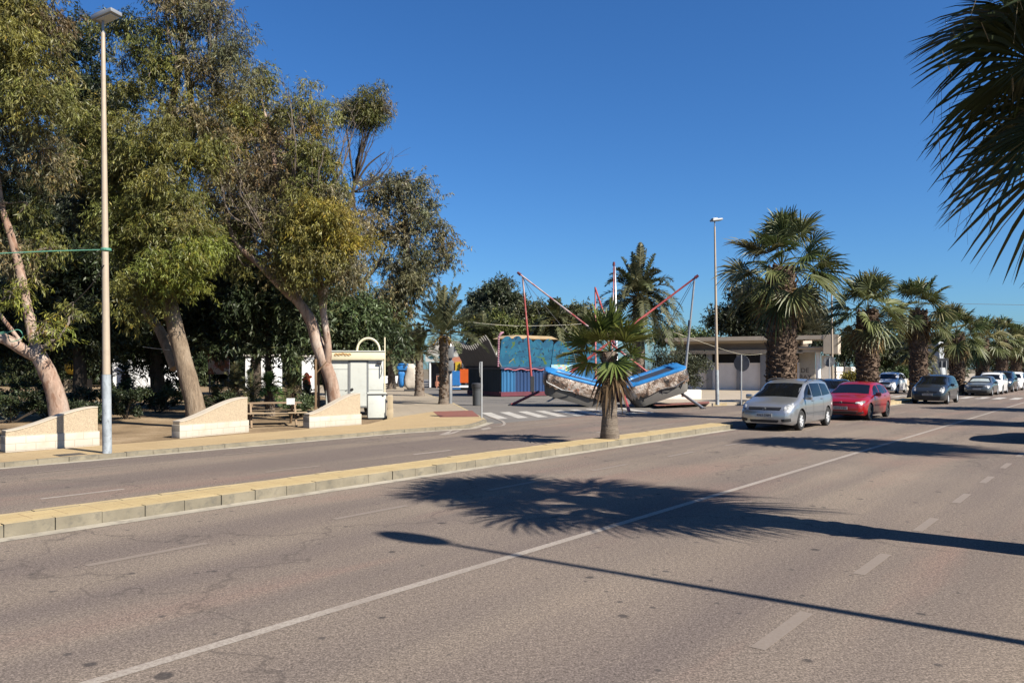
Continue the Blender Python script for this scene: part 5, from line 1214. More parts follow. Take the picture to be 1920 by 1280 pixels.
# masts: slanted red poles crossing over the middle, steep banded props under their tips
masts = [((1221, 703, 41.4), (976, 515, 43.0), 'slanted_mast', M_STRIPE, .075), ((1055, 708, 42.4), (1303, 521, 40.2), 'slanted_mast', M_RED, .085),
         ((999, 738, 43.2), (980, 520, 43.0), 'prop_mast', M_STRIPE, .085), ((1280, 744, 40.4), (1302, 526, 40.2), 'prop_mast', M_MASTW, .085),
         ((1117, 735, 44.5), (1116, 538, 44.5), 'prop_mast', M_RED, .07), ((1116, 540, 44.5), (1150, 640, 41.5), 'slanted_mast', M_RED, .07),
         ((1158, 600, 46), (1153, 500, 46.5), 'prop_mast', M_MASTW, .09), ((1146, 610, 46), (1151, 498, 46.5), 'slanted_mast', M_STRIPE, .06)]
for a, c, nm, m, r_ in masts:
    g = MB(); p, q = at(*a), at(*c)
    if nm == 'prop_mast' and a[0] in (1158,): p.z = 0.3
    if a[0] == 1146: p.z = .6
    g.tube([p, p.lerp(q, .33), p.lerp(q, .331), p.lerp(q, .66), p.lerp(q, .661), q], [r_ * .8, r_ * .8, r_ * .7, r_ * .7, r_ * .6, r_ * .6], 10); mo = g.build(nm, m, rd, world=True, smooth=50)
    if nm == 'slanted_mast':
        g = MB(); g.tube([q, q + (q - p).normalized() * .22], [.09, .07], 8); g.build('mast_tip', M_MAROON, mo, world=True)
    elif a[0] == 999:
        g = MB(); g.box(p + Vector((-.03, -.08, .55)), (.22, .2, .9), bev=.02); g.build('winch_box', M_DKM, mo, world=True)
for foot, top in ((G(958, 760), at(1010, 734, 42.6)), (G(1180, 773), at(1167, 735, 37.5)), (G(1318, 766), at(1262, 726, 40.0)), (G(1040, 746), at(1060, 720, 45))):
    g = MB(); g.tube([foot + Vector((0, 0, .03)), Vector(top)], .075, 8); lg = g.build('outrigger', M_RED if foot.x < 8 else M_MASTW, rd, world=True, smooth=50)
    g = MB(); g.lathe([(.16, 0), (.16, .04), (.05, .06)], 12, foot); g.build('foot_plate', M_DKM, lg, world=True)
for p, q in (((1303, 523, 40.2), (1240, 640, 40.3)), ((1296, 530, 40.2), (1222, 660, 40.5)), ((978, 520, 43), (1085, 650, 42)), ((982, 522, 43), (1012, 590, 43))):
    g = MB(); g.tube([at(*p), at(*q)], .012, 4); g.build('bungee_cord', M_CBLK, rd, world=True)
# building ------------------------------------------------------------------------
M_WALLW = mat('white rendered wall', (.70, .64, .58), .85, var=.06, scale=.8, bumpk=.2, bscale=50, dirt=(.62, .56, .50), raw=True)
M_ROOFC = mat('cream roof slab', (.36, .30, .23), .8, var=.08, scale=1, dirt=(.31, .255, .19), raw=True)
M_SOFF = mat('brown soffit boards', (.45, .36, .28), .85, var=.12, scale=1)
M_WIND = mat('dark window glass', (.018, .014, .012), .3, var=.4, spec=.25)
M_COLM = mat('grey column', (.34, .33, .33), .7, var=.08)
M_ORGD = mat('orange door', (.62, .27, .02), .5, var=.08)
O = Vector((23.3, 62.5, 0)); brz = R(-27)
bxd, byd = Vector((math.cos(brz), math.sin(brz), 0)), Vector((-math.sin(brz), math.cos(brz), 0))
def bx(px, y=0.0):
    """where along the facade (set back by y) the sight line of column px falls"""
    k = (px - CX) / FPX; p = O + byd * y
    return (k * p.y - p.x) / (bxd.x - k * bxd.y)
bd = thing('beach_building', 'low white flat roofed building with orange doors and a dark window band', 'building', O, brz)
XL = bx(1268); BL = -XL; MX = XL / 2
b = MB(); b.box((MX, 4.0, 1.30), (BL, 8.0, 2.32)); b.build('wall', M_WALLW, bd)
b = MB(); b.box((MX, 4.05, 3.0), (BL - .2, 7.8, 1.1)); b.build('clerestory_wall', M_DGREY, bd)
c1, c2, c3 = bx(1331), bx(1385), bx(1432)
for x0, x1 in ((XL + .2, bx(1298) - .1), (bx(1298) + .1, c1 - .3), (c1 + .3, c2 - .1), (c2 + .1, c3 - .3)):
    b = MB(); b.box(((x0 + x1) / 2, -.005, 2.80), (x1 - x0, .05, .74)); w_ = b.build('window_band', M_WIND, bd)
    b = MB(); b.box(((x0 + x1) / 2, -.04, 2.42), (x1 - x0 + .1, .10, .05)); b.build('sill', M_WALLW, w_)
b = MB(); b.box((MX, 1.35, 3.36), (BL + .8, 3.9, .32), bev=.01); b.build('lower_canopy', M_ROOFC, bd)
XR = bx(1570, -1.3)
b = MB(); b.prism([(-1.35, 4.28), (-1.35, 4.60), (9, 4.60), (9, 4.28), (1.0, 3.98), (.2, 3.98)], XL - .6, .15, lambda a, c, h: (h, a, c)); b.box(((XR + .15) / 2, .3, 4.44), (XR - .15, 3.3, .31)); b.build('roof', M_ROOFC, bd)
b = MB(); b.box((MX, -.55, 4.24), (BL + 1.0, 1.4, .05)); b.box((MX, .05, 3.76), (BL, .1, .5)); b.build('soffit', M_SOFF, bd)
XF = bx(1545, -1.3)
b = MB(); b.box(((XF + XR) / 2, .1, 3.88), (XR - XF + .1, 2.95, 1.50), bev=.01); b.build('end_fascia', M_ROOFC, bd)
b = MB(); b.box((XF / 2, -.35, 3.40), (XF - .1, .5, .22)); b.tube([(.1, -.62, 3.62), (XF - .1, -.62, 3.62)], .12, 8); b.build('porch_beam', M_ROOFC, bd)
for x, w in ((c1, .45), (c3, .45), (c2, .25)):
    b = MB(); b.box((x, -.16, 1.75), (w, .42 if w > .3 else .25, 3.2), bev=.02); b.build('column', M_COLM, bd)
d0 = bx(1426); d1 = bx(1496); dw = (d1 - d0) / 3
for q in range(3):
    x0, x1 = d0 + q * dw, d0 + (q + 1) * dw - .05
    b = MB(); b.box(((x0 + x1) / 2, -.12, 1.45), (x1 - x0, .10, 2.60), bev=.01); d_ = b.build('orange_door', M_ORGD, bd)
    b = MB()
    if q == 0:
        for k in (0, 1):
            b.lathe([(.01, 0), (.10, .04), (.09, .50), (.01, .56)], 8, (x0 + .25 + k * .32, -.19, 1.6)); b.lathe([(.02, .56), (.07, .63), (.02, .70)], 8, (x0 + .25 + k * .32, -.19, 1.62))
    else: b.box((x1 - .12, -.19, 1.3), (.05, .04, .2))
    b.build('door_marking' if q == 0 else 'door_handle', M_DKM, d_)
M_SANDSUN = mat('beige render toned for sun', (.44, .39, .32), .85, var=.08, scale=.8, dirt=(.37, .32, .26), raw=True)  # beige render, colour also darkened to offset direct sun; facade white stays lighter
t0, t1 = bx(1498, 1.0), bx(1528, 1.0)
b = MB(); b.box(((t0 + t1) / 2, 1.12, 1.75), (t1 - t0, .25, 3.2)); b.build('porch_wall', M_SANDSUN, bd)
b = MB(); b.box(((bx(1540, 1.5) + bx(1561, 1.5)) / 2, 1.6, 1.6), (bx(1561, 1.5) - bx(1540, 1.5), .25, 2.9)); b.build('porch_wall', M_WALLW, bd)
b = MB(); b.lathe([(.19, 0), (.19, 3.15)], 16, (bx(1534, .1), .1, .15)); b.build('porch_column', M_PLW, bd, smooth=60)
M_LETT = mat('dark lettering', (.10, .085, .075), .7)
def lettering(txt, size, M, m, name, parent, ext=.008):
    cu = bpy.data.curves.new(name, 'FONT'); cu.body = txt; cu.size = size; cu.extrude = ext; cu.align_x = 'CENTER'; cu.align_y = 'CENTER'
    t = bpy.data.objects.new(name + ' tmp', cu); COL.objects.link(t)
    dg = bpy.context.evaluated_depsgraph_get(); me = bpy.data.meshes.new_from_object(t.evaluated_get(dg))
    bpy.data.objects.remove(t); me.transform(M); me.materials.clear(); me.materials.append(m); me.name = name
    return link(name, me, parent)
for txt, px_, zz in (('DE', 1509, 1.80), ('BAY', 1510, 1.25)):
    lettering(txt, .52, Matrix.Translation((bx(px_, 1.0), .985, zz)) @ Matrix.Rotation(R(90), 4, 'X'), M_LETT, 'wall_lettering', bd)
# small street details in front of it
b = MB(); p = G(1280, 748, .15); q = G(1316, 748, .15)
b.box((p.x - .2, p.y + .45, .42), (2.7, .7, .56), R(-3), bev=.02); tag(b.build('low_bench', M_WALLW, smooth=30), 'low white masonry bench on the pavement behind the ride', 'bench')
b = MB(); c = at(1597, 700, 62); b.box((c.x, c.y, 1.05), (.75, .75, 1.9), R(15), bev=.02); b.box((c.x, c.y, 2.04), (.85, .85, .10), R(15)); tag(b.build('white_pier', M_WALLW, smooth=30), 'white square pier topped by a yellow bush, right of the building', 'pier')
b = MB(); c0 = at(1566, 700, 63); c1 = at(1592, 700, 64); b.prism([(c0.x, c0.y), (c1.x, c1.y), (c1.x, c1.y + .25), (c0.x, c0.y + .25)], 0, 2.1); tag(b.build('boundary_wall', M_WALLW), 'white boundary wall between the building porch and the white pier', 'wall')
for i, px in enumerate((1567, 1579)):
    p = at(px, 700, 61.5); b = MB(); b.tube([(p.x, p.y, 0), (p.x + (.2 if i else 0), p.y, 2.5)], .06, 6); b.tube([(p.x - .1, p.y, 1.7), (p.x + .5, p.y, 1.7)], .03, 6); tag(b.build('dark_post', M_DKM), ('dark thin post against the white boundary wall, next to the porch', 'leaning dark post against the white boundary wall, next to the pier')[i], 'post', 'dark posts by the boundary wall')
curved_wall('cream curved garden wall behind the white parked car', at(1684, 720, 67), at(1716, 720, 69), .55, 1.0, .4)
curved_wall('cream curved garden wall behind the dark people carrier', at(1776, 720, 84), at(1806, 720, 86), .5, .95, .4)
# grey panelled building, right far
gb = at(1722, 700, 92); gr = thing('panelled_building', 'tall grey white panelled building between the palm trunks', 'building', (gb.x, gb.y, 0), R(-35))
b = MB(); b.prism([(0, 0), (2.5, 0), (2.1, 5.2), (0, 4.2)], 0, 5, lambda a, c, h: (a, h, c)); b.build('wall', mat('ribbed pale cladding', (.52, .54, .56), .5, var=.12, scale=2, stretch=(6, 6, .3)), gr)
b = MB(); b.box((.45, -.03, 1.3), (1.1, .06, 2.4)); b.build('door', M_DKM, gr)
# white buildings glimpsed through the park
for i, (x0, x1, zt, Y, lab) in enumerate(((238, 286, 3.3, 66, 'white wall glimpsed right of the lamp post through the trees'), (292, 316, 2.6, 66, 'white block glimpsed left of the leaning trunk through the trees'), (208, 219, 3.2, 67, 'narrow white pillar glimpsed beside the lamp post'), (460, 515, 3.0, 62, 'pale flat canopy building behind the picnic table palms'), (566, 577, 2.9, 60, 'narrow white sign board beyond the timber posts'))):
    a, c = at(x0, 700, Y), at(x1, 700, Y)
    r_ = thing('park_building', lab, 'building', (a.x, Y, 0)); w = c.x - a.x
    b = MB(); b.box((w / 2, 1, zt / 2), (w, 2, zt)); b.build('wall', M_PLW, r_)
    b = MB(); b.box((w / 2, 1, zt + .06), (w + .2, 2.3, .12)); b.build('roof', M_WALLW, r_)
M_MUR = art_mat('colourful mural', (.25, .10, .06), [((.55, .55, .6), .52), ((.10, .10, .12), .58), ((.6, .35, .45), .62), ((.45, .12, .05), .66)], 1.6)
a = at(392, 700, 58); r_ = thing('painted_stall', 'colourful painted stall panel glimpsed right of the leaning trunk', 'stall', (a.x, 58, 0))
b = MB(); b.box((.7, .1, 2.4), (1.6, .12, 1.7)); b.build('panel', M_MUR, r_)
for xx in (0, 1.4): b = MB(); b.tube([(xx, .1, 0), (xx, .1, 1.8)], .05, 6); b.build('post', M_DKM, r_)
ya = at(141, 700, 52); yr = thing('kiddie_ride', 'yellow rounded kiddie ride on a tan block seen through the trees', 'fair ride', (ya.x, 52, 0))
b = MB(); b.box((.2, 0, .85), (1.5, .8, .8), bev=.04); b.build('block', M_STUC, yr)
b = MB(); b.lathe([(.1, 1.55), (.45, 1.62), (.62, 1.9), (.62, 2.3), (.3, 2.5), (.05, 2.55)], 16); b.tube([(0, 0, 1.2), (0, 0, 1.6)], .1, 8); b.build('yellow_tub', M_YEL, yr, smooth=50)
oa = at(575, 713, 46); b = MB(); b.lathe([(.02, 0), (.22, .08), (.26, .35), (.2, .6), (.22, .75), (.1, .95), (.02, 1.0)], 10, (oa.x, oa.y, .75)); b.tube([(oa.x, oa.y, 0), (oa.x, oa.y, .8)], .06, 6); b.tube([(oa.x - .3, oa.y, 1.3), (oa.x + .3, oa.y, 1.5)], .08, 6)
tag(b.build('orange_figure', M_ORG, smooth=50), 'small bright orange ride figure deep in the park beyond the timber posts', 'fair ride')
# ------------------------------------------------------------------ cars
def car_paint(name, col, metal=.0, rough=.28):
    m, nt, b = nodes_of(name)
    f = noise(nt, objco(nt), 3.0, 4); c = ramp(nt, f, [(.3, tuple(k * .93 for k in col)), (.7, col)])
    # road dust gathers low on the body: real dirt with its own colour
    nt.links.new(c, b.inputs['Base Color']); b.inputs['Metallic'].default_value = metal; b.inputs['Roughness'].default_value = rough
    b.inputs['Coat Weight'].default_value = .8; b.inputs['Coat Roughness'].default_value = .06
    return m
M_CGLASS = mat('car glass', (.008, .009, .011), .05, var=.1, spec=.32)
M_TYRE = mat('tyre rubber', (.018, .018, .018), .85, var=.15)
M_RIM = mat('alloy rim', (.46, .47, .48), .4, .25, var=.05, raw=True)
M_PLAST = mat('black trim plastic', (.018, .018, .02), .55, var=.1)
M_CHROME = mat('chrome', (.26, .27, .28), .5, .3, var=.02)
def headlight_mat():
    m, nt, b = nodes_of('headlamp'); p = objco(nt)
    c = ramp(nt, noise(nt, p, 7, 2, .5), [(.4, (.10, .105, .11)), (.52, (.28, .29, .30)), (.66, (.70, .71, .72))])
    nt.links.new(c, b.inputs['Base Color']); b.inputs['Roughness'].default_value = .35; b.inputs['Coat Weight'].default_value = .3; b.inputs['Coat Roughness'].default_value = .2; return m
M_HEAD = headlight_mat()
M_PLATE = mat('number plate white', (.62, .62, .60), .5, var=.04)
M_PTXT = mat('number plate black', (.02, .02, .025), .6)
M_SHADE = mat('silver sunshade', (.55, .62, .62), .4, .3, var=.15, scale=8)
def lin(ctrl, x): return float(np.interp(x, [c[0] for c in ctrl], [c[1] for c in ctrl]))
def smooth_prof(ctrl, n=160):
    xs = np.linspace(ctrl[0][0], ctrl[-1][0], n); ys = np.interp(xs, [c[0] for c in ctrl], [c[1] for c in ctrl])
    k = np.array([1, 2, 3, 2, 1.]); k /= k.sum(); yp = np.pad(ys, 2, mode='edge'); ys = np.convolve(yp, k, 'valid')
    return xs, ys
def build_car(name, label, cat, paint, L, Wd, H, top, belt, wb, fo, wr, plate, style, u, v, heading, group):
    """x runs from the nose (0) backwards (L); y is left/right; built with the nose towards local -x ... then centred"""
    root = thing(name, label, cat, UV(u, v, 0.0), heading, group)
    xs, ts = smooth_prof(top); tz = lambda s: float(np.interp(s, xs, ts))
    bx, bz = smooth_prof(belt); bzf = lambda s: float(np.interp(s, bx, bz))
    hw = Wd / 2
    wc = [(0, .70), (.05, .80), (.15, .89), (.35, .955), (.7, .99), (1.1, 1.0), (L - 1.2, 1.0), (L - .5, .975), (L - .15, .93), (L - .04, .87), (L, .80)]
    wx, wy = smooth_prof(wc, 300); wf = lambda s: hw * float(np.interp(s, wx, wy))
    zb = [(0, .24), (.3, .19), (1, .185), (L - .8, .19), (L, .30)]
    st = sorted(set([0, .03, .08, .15, .24, .35] + [round(x, 3) for x in np.arange(.45, L - .4, .085)] + [L - .32, L - .22, L - .13, L - .06, L - .02, L]))
    half = []
    for s in st:
        z1 = tz(s); b_ = min(bzf(s), z1 - .035); w = wf(s); zl = lin(zb, s)
        cabin = max(0.0, min(1.0, (z1 - b_ - .05) / .30))
        wr_ = w * (.90 - (.90 - style.get('roof', .74)) * cabin)            # half width at the roof edge
        zr = z1 - .03 - .035 * cabin
        mid = zl + (b_ - zl) * .5
        p = [(w * .90, zl), (w * .975, zl + .07), (w * .995, zl + (mid - zl) * .6), (w, mid), (w * .998, mid + (b_ - mid) * .45), (w * .985, mid + (b_ - mid) * .78), (w * .955, b_)]
        for t in (.33, .66, 1.0):
            yy = w * .955 + (wr_ - w * .955) * t; bul = .012 * math.sin(t * math.pi) * cabin
            p.append((yy + bul, b_ + (zr - b_) * t))
        p += [(wr_ * .88, zr + (z1 - zr) * .72), (wr_ * .6, z1), (wr_ * .3, z1 + .012), (0, z1 + .016)]
        nose = max(0, 1 - s / .35); tail = max(0, 1 - (L - s) / .35)
        half.append([(s + (nose * .30 * max(0, zz - .50) ** 1.3 * .9 + nose * .10 * max(0, .38 - zz)) - tail * .12 * max(0, .45 - zz), yy, zz) for yy, zz in p])
    m = len(half[0]); full = []
    for hsec in half: full.append([(x, -y, z) for x, y, z in hsec] + [(x, y, z) for x, y, z in hsec[-2::-1]])
    k = len(full[0]); vs = [q for s in full for q in s]; fs = []
    for i in range(len(full) - 1):
        for j in range(k - 1): fs.append((i * k + j, i * k + j + 1, (i + 1) * k + j + 1, (i + 1) * k + j))
        fs.append((i * k + k - 1, i * k, (i + 1) * k, (i + 1) * k + k - 1))
    for i in (0, len(full) - 1):                                             # nose and tail caps as strips
        for j in range(m - 1):
            a, c = i * k + j, i * k + k - 1 - j
            if j == m - 2: fs.append((a, a + 1, c)); 
            else: fs.append((a, a + 1, c - 1, c))
    me = bpy.data.meshes.new('body'); me.from_pydata(vs, [], fs); me.materials.append(paint); me.materials.append(M_PLAST)
    bm = bmesh.new(); bm.from_mesh(me); bmesh.ops.recalc_face_normals(bm, faces=bm.faces[:]); bm.to_mesh(me)
    bvh = BVHTree.FromBMesh(bm); bm.free()
    # wheel arches
    axles = (fo, fo + wb)
    cut = bpy.data.meshes.new('cut'); cb_ = bmesh.new()
    for ax in axles:
        for sgn in (-1, 1):
            r_ = bmesh.ops.create_cone(cb_, cap_ends=True, segments=36, radius1=wr + .055, radius2=wr + .055, depth=.62, matrix=Matrix.Translation((ax, sgn * (hw - .09), wr + .005)) @ Matrix.Rotation(R(90), 4, 'X'))
    cb_.to_mesh(cut); cb_.free(); cut.materials.append(M_PLAST)
    bo = bpy.data.objects.new('body', me); COL.objects.link(bo); co = bpy.data.objects.new('cut', cut); COL.objects.link(co)
    md = bo.modifiers.new('b', 'BOOLEAN'); md.object = co; md.operation = 'DIFFERENCE'; md.solver = 'EXACT'; md.material_mode = 'TRANSFER'
    dg = bpy.context.evaluated_depsgraph_get(); m2 = bpy.data.meshes.new_from_object(bo.evaluated_get(dg))
    bpy.data.objects.remove(co); bpy.data.objects.remove(bo)
    C = Matrix.Translation((-L / 2, 0, 0))
    m2.transform(C); m2.name = 'body'
    m2.polygons.foreach_set('use_smooth', [True] * len(m2.polygons)); m2.set_sharp_from_angle(angle=R(38))
    body = link('body', m2, root)
    T = lambda p: (p[0] - L / 2, p[1], p[2])
    def patch(nm, mt, corners, d, off=.006, n=9, parent=None, rounded=.0, both=False):
        """a conforming panel: CORNERS bilinear in space, dropped along d onto the body"""
        d = Vector(d).normalized(); out = None
        for sgn in ((1, -1) if both else (1,)):
            cs = [Vector((c[0], c[1] * sgn, c[2])) for c in corners]; dd = Vector((d.x, d.y * sgn, d.z))
            g = MB(); grid = {}; vs_ = []; fs_ = []
            for i in range(n + 1):
                for j in range(n + 1):
                    a, b_ = i / n, j / n
                    if rounded:                                              # squircle the outline
                        x, y = 2 * a - 1, 2 * b_ - 1; q = rounded
                        a = (x * math.sqrt(1 - q * y * y / 2) + 1) / 2; b_ = (y * math.sqrt(1 - q * x * x / 2) + 1) / 2
                    p = cs[0].lerp(cs[1], a).lerp(cs[3].lerp(cs[2], a), b_)
                    hit = bvh.ray_cast(p - dd * 3, dd)
                    if hit[0] is not None:
                        nn = hit[1] if hit[1].dot(dd) < 0 else -hit[1]
                        grid[i, j] = len(vs_); vs_.append(T(hit[0] + nn * off))
            for i in range(n):
                for j in range(n):
                    ids = [grid.get(q) for q in ((i, j), (i + 1, j), (i + 1, j + 1), (i, j + 1))]
                    if None not in ids: fs_.append(ids)
            if not fs_: continue
            g.add(vs_, fs_); out = g.build(nm, mt, parent or root, smooth=60)
        return out
    S = style
    # glass
    ws0, ws1 = S['ws']                      # windscreen foot and head (distance from the nose)
    yw0, yw1 = hw * .80, hw * S.get('roof', .74) * .86
    scr = patch('windscreen', M_CGLASS, [(ws0 + .07, -yw0, 3), (ws0 + .07, yw0, 3), (ws1 - .06, yw1, 3), (ws1 - .06, -yw1, 3)], (0, 0, -1), .005, 12)
    if S.get('shade'): patch('sunshade', M_SHADE, [(ws0 + .14, -yw0 * .9, 3), (ws0 + .14, yw0 * .9, 3), (ws1 - .22, yw1 * .9, 3), (ws1 - .22, -yw1 * .9, 3)], (0, 0, -1), .009, 10)
    for (xa, za, xb, zb2, xc, zc, xd, zd) in S['side']:
        patch('side_window', M_CGLASS, [(xa, 3, za), (xb, 3, zb2), (xc, 3, zc), (xd, 3, zd)], (0, -1, 0), .004, 10, both=True)
    r0, r1 = S['rear']; patch('rear_window', M_CGLASS, [(L + 2, -hw * .7, r0), (L + 2, hw * .7, r0), (L + 2, hw * .6, r1), (L + 2, -hw * .6, r1)], (-1, 0, 0), .005, 8)
    patch('tail_light', mat('tail lamp', (.35, .01, .01), .2, coat=.8), [(L + 2, hw * .62, .75), (L + 2, hw * .9, .75), (L + 2, hw * .9, 1.05), (L + 2, hw * .66, 1.05)], (-1, 0, 0), .006, 6, both=True)
    # face
    for nm, mt, cn, rd_, sym in S['face']:
        patch(nm, mt, [(-2, y, z) for y, z in cn], (1, 0, 0), .007, 10, None, rd_, sym)
    hl = S['head']; patch('headlight', M_HEAD, [(.15, y, z) for y, z in hl], (1, -.35, 0), .008, 10, None, .35, True)
    # mirrors, handles
    mx, mz = S['mirror']
    for sgn in (-1, 1):
        b = MB(); b.box((mx + .02 - L / 2, sgn * (hw + .10), mz), (.13, .21, .15), bev=.045); b.tube([(mx + .02 - L / 2, sgn * (hw - .07), mz - .04), (mx + .02 - L / 2, sgn * (hw + .05), mz - .02)], .03, 6); b.build('wing_mirror', S.get('mirror_mat', paint), root, smooth=50)
    for hx, hz in S['handles']:
        for sgn in (-1, 1):
            hit = bvh.ray_cast(Vector((hx, sgn * 3, hz)), Vector((0, -sgn, 0)))
            if hit[0] is not None:
                b = MB(); b.box((hx - L / 2, hit[0].y + sgn * .014, hz), (.20, .03, .035), bev=.012); b.build('door_handle', S.get('handle_mat', paint), root, smooth=50)
    # door seams and side strip
    for sx in S['seams']:
        patch('door_seam', M_PLAST, [(sx, 3, .34), (sx + .012, 3, .34), (sx + .012 + S.get('seamlean', .05), 3, .93), (sx + S.get('seamlean', .05), 3, .93)], (0, -1, 0), .002, 8, both=True)
    if S.get('strip'): patch('side_strip', paint, [(fo + .45, 3, .52), (fo + wb - .45, 3, .55), (fo + wb - .45, 3, .60), (fo + .45, 3, .57)], (0, -1, 0), .016, 12, both=True)
    # plate
    py, pz = S['plate']; hit = bvh.ray_cast(Vector((-2, 0, pz)), Vector((1, 0, 0)))
    b = MB(); xx = hit[0].x - L / 2 - .022; b.box((xx, 0, pz), (.012, .52, .115), bev=.003); pl = b.build('number_plate', M_PLATE, root)
    if plate: lettering(plate, .105, Matrix.Translation((xx - .008, 0, pz)) @ Matrix.Rotation(R(-90), 4, 'Z') @ Matrix.Rotation(R(90), 4, 'X'), M_PTXT, 'plate_lettering', pl, .001)
    if S.get('badge'):
        bz_ = S['badge_z']; hit = bvh.ray_cast(Vector((-2, 0, bz_)), Vector((1, 0, 0))); bxx = hit[0].x - L / 2 - .012
        b = MB(); b.tube([(bxx, .045 * math.cos(t), bz_ + .045 * math.sin(t)) for t in np.linspace(0, 2 * math.pi, 25)], .006, 5, caps=False)
        if S['badge'] == 'bolt': b.tube([(bxx, -.075, bz_ + .014), (bxx - .004, -.01, bz_ + .009), (bxx - .004, .01, bz_ - .009), (bxx, .075, bz_ - .014)], .007, 5)
        if S['badge'] == 'letters':
            b.tube([(bxx, -.022, bz_ + .036), (bxx, 0, bz_ + .002), (bxx, .022, bz_ + .036)], .005, 5); b.tube([(bxx, -.04, bz_ + .012), (bxx, -.02, bz_ - .036), (bxx, 0, bz_ - .004), (bxx, .02, bz_ - .036), (bxx, .04, bz_ + .012)], .005, 5)
        b.build('badge', M_CHROME, root, smooth=50)
    # roof rails
    if S.get('rails'):
        for sgn in (-1, 1):
            P = [T((x, sgn * hw * S.get('roof', .74) * .93, tz(x) - .02 + .045)) for x in np.linspace(ws1 + .12, L - .45, 12)]
            b = MB(); b.tube(P, .018, 6); b.build('roof_rail', M_PLAST, root, smooth=60)
    # wheels
    for ax in axles:
        for sgn in (-1, 1):
            w = bpy.data.objects.new('wheel', None); COL.objects.link(w); w.parent = root; w.location = (ax - L / 2, sgn * (hw - .115), wr)
            b = MB(); b.lathe([(wr * .62, -.10), (wr * .92, -.10), (wr, -.075), (wr, .075), (wr * .92, .10), (wr * .62, .10)], 28, (0, 0, 0), 'Y', caps=False); b.build('tyre', M_TYRE, w, smooth=40)
            b = MB(); o = sgn * .085
            b.lathe([(wr * .66, -.09), (wr * .66, .09)], 28, (0, 0, 0), 'Y', caps=False); b.lathe([(wr * .67, o), (wr * .60, o * 1.05), (wr * .58, o * .7)], 28, (0, 0, 0), 'Y', caps=False)
            for q in range(S.get('spokes', 7)):
                a = 2 * math.pi * q / S.get('spokes', 7); c_, s_ = math.cos(a), math.sin(a); tw = wr * .085
                b.add([(c_ * r_ - s_ * e * (1.25 if r_ < .1 else .85), o * yy, s_ * r_ + c_ * e * (1.25 if r_ < .1 else .85)) for r_ in (wr * .08, wr * .63) for yy in (.95, .55) for e in (-tw, tw)], [(0, 1, 5, 4), (2, 3, 7, 6), (0, 4, 6, 2), (1, 3, 7, 5)])
            b.lathe([(wr * .16, o * .5), (wr * .16, o * 1.02), (wr * .02, o * 1.06)], 14, (0, 0, 0), 'Y'); b.build('rim', M_RIM if not S.get('darkrim') else mat('dark alloy', (.12, .12, .13), .35, .7), w, smooth=40)
            b = MB(); b.lathe([(wr * .6, -sgn * .02), (.01, -sgn * .02)], 20, (0, 0, 0), 'Y', caps=False); b.build('brake_disc', M_PLAST, w)
    # dark underbody and far side of the cabin
    return root
HEAD = ROADROT         # nose is local -x: nose points back along the road, towards the viewer
PARK = 'cars parked along the median'
zaf = dict(roof=.78, ws=(.92, 1.92), side=[(1.28, 1.03, 2.02, 1.04, 2.06, 1.48, 1.88, 1.43), (2.08, 1.04, 3.02, 1.06, 3.00, 1.49, 2.12, 1.49), (3.10, 1.06, 3.98, 1.10, 3.78, 1.45, 3.06, 1.49)], rear=(1.08, 1.46),
    face=[('grille', M_PLAST, [(-.50, .66), (.50, .66), (.54, .755), (-.54, .755)], .1, False), ('grille_bar', M_CHROME, [(-.53, .758), (.53, .758), (.53, .775), (-.53, .775)], 0, False), ('lower_intake', M_PLAST, [(-.44, .27), (.44, .27), (.48, .36), (-.48, .36)], .2, False), ('fog_intake', M_PLAST, [(.56, .30), (.80, .32), (.80, .42), (.54, .385)], .2, True)],
    head=[(.55, .655), (.85, .70), (.90, .90), (.62, .80)], mirror=(1.25, 1.05), handles=[(2.0, .93), (2.95, .97)], seams=[1.25, 2.02, 3.05], strip=True, plate=(0, .50), badge='bolt', badge_z=.70, rails=True, spokes=7, seamlean=.03)
build_car('parked_car', 'silver people carrier with roof rails parked at the end of the median', 'car', car_paint('silver car paint', (.50, .51, .52), .72, .28), 4.47, 1.80, 1.62,
    [(0, .70), (.10, .80), (.30, .88), (.95, 1.04), (1.95, 1.53), (2.3, 1.60), (2.7, 1.625), (3.6, 1.60), (4.1, 1.54), (4.36, 1.10), (4.47, .98)], [(0, .62), (.5, .86), (1.1, .98), (3.2, 1.02), (4.47, 1.06)], 2.70, .93, .325, '4963 DBM', zaf, 24.1 + 2.235, 9.27, HEAD, PARK)
golf = dict(roof=.74, ws=(1.12, 2.02), side=[(1.42, .97, 2.25, .975, 2.28, 1.33, 2.02, 1.30), (2.33, .975, 3.15, .99, 3.05, 1.33, 2.36, 1.335), (3.2, .99, 3.62, 1.03, 3.45, 1.26, 3.12, 1.31)], rear=(1.0, 1.32),
    face=[('grille', M_PLAST, [(-.62, .655), (.62, .655), (.62, .70), (-.62, .70)], 0, False), ('chrome_bar', M_CHROME, [(-.78, .36), (.78, .36), (.78, .375), (-.78, .375)], 0, False), ('lower_intake', M_PLAST, [(-.60, .25), (.60, .25), (.66, .345), (-.66, .345)], .1, False), ('fog_intake', M_PLAST, [(.62, .26), (.80, .30), (.80, .345), (.66, .345)], .1, True)],
    head=[(.50, .64), (.84, .66), (.90, .76), (.50, .715)], mirror=(1.5, .98), handles=[(2.1, .87), (3.0, .89)], seams=[1.4, 2.28, 3.15], plate=(0, .48), badge='letters', badge_z=.69, spokes=5, darkrim=True, mirror_mat=None, seamlean=.03)
red = car_paint('red car paint', (.38, .004, .005), .1, .3); golf['mirror_mat'] = red
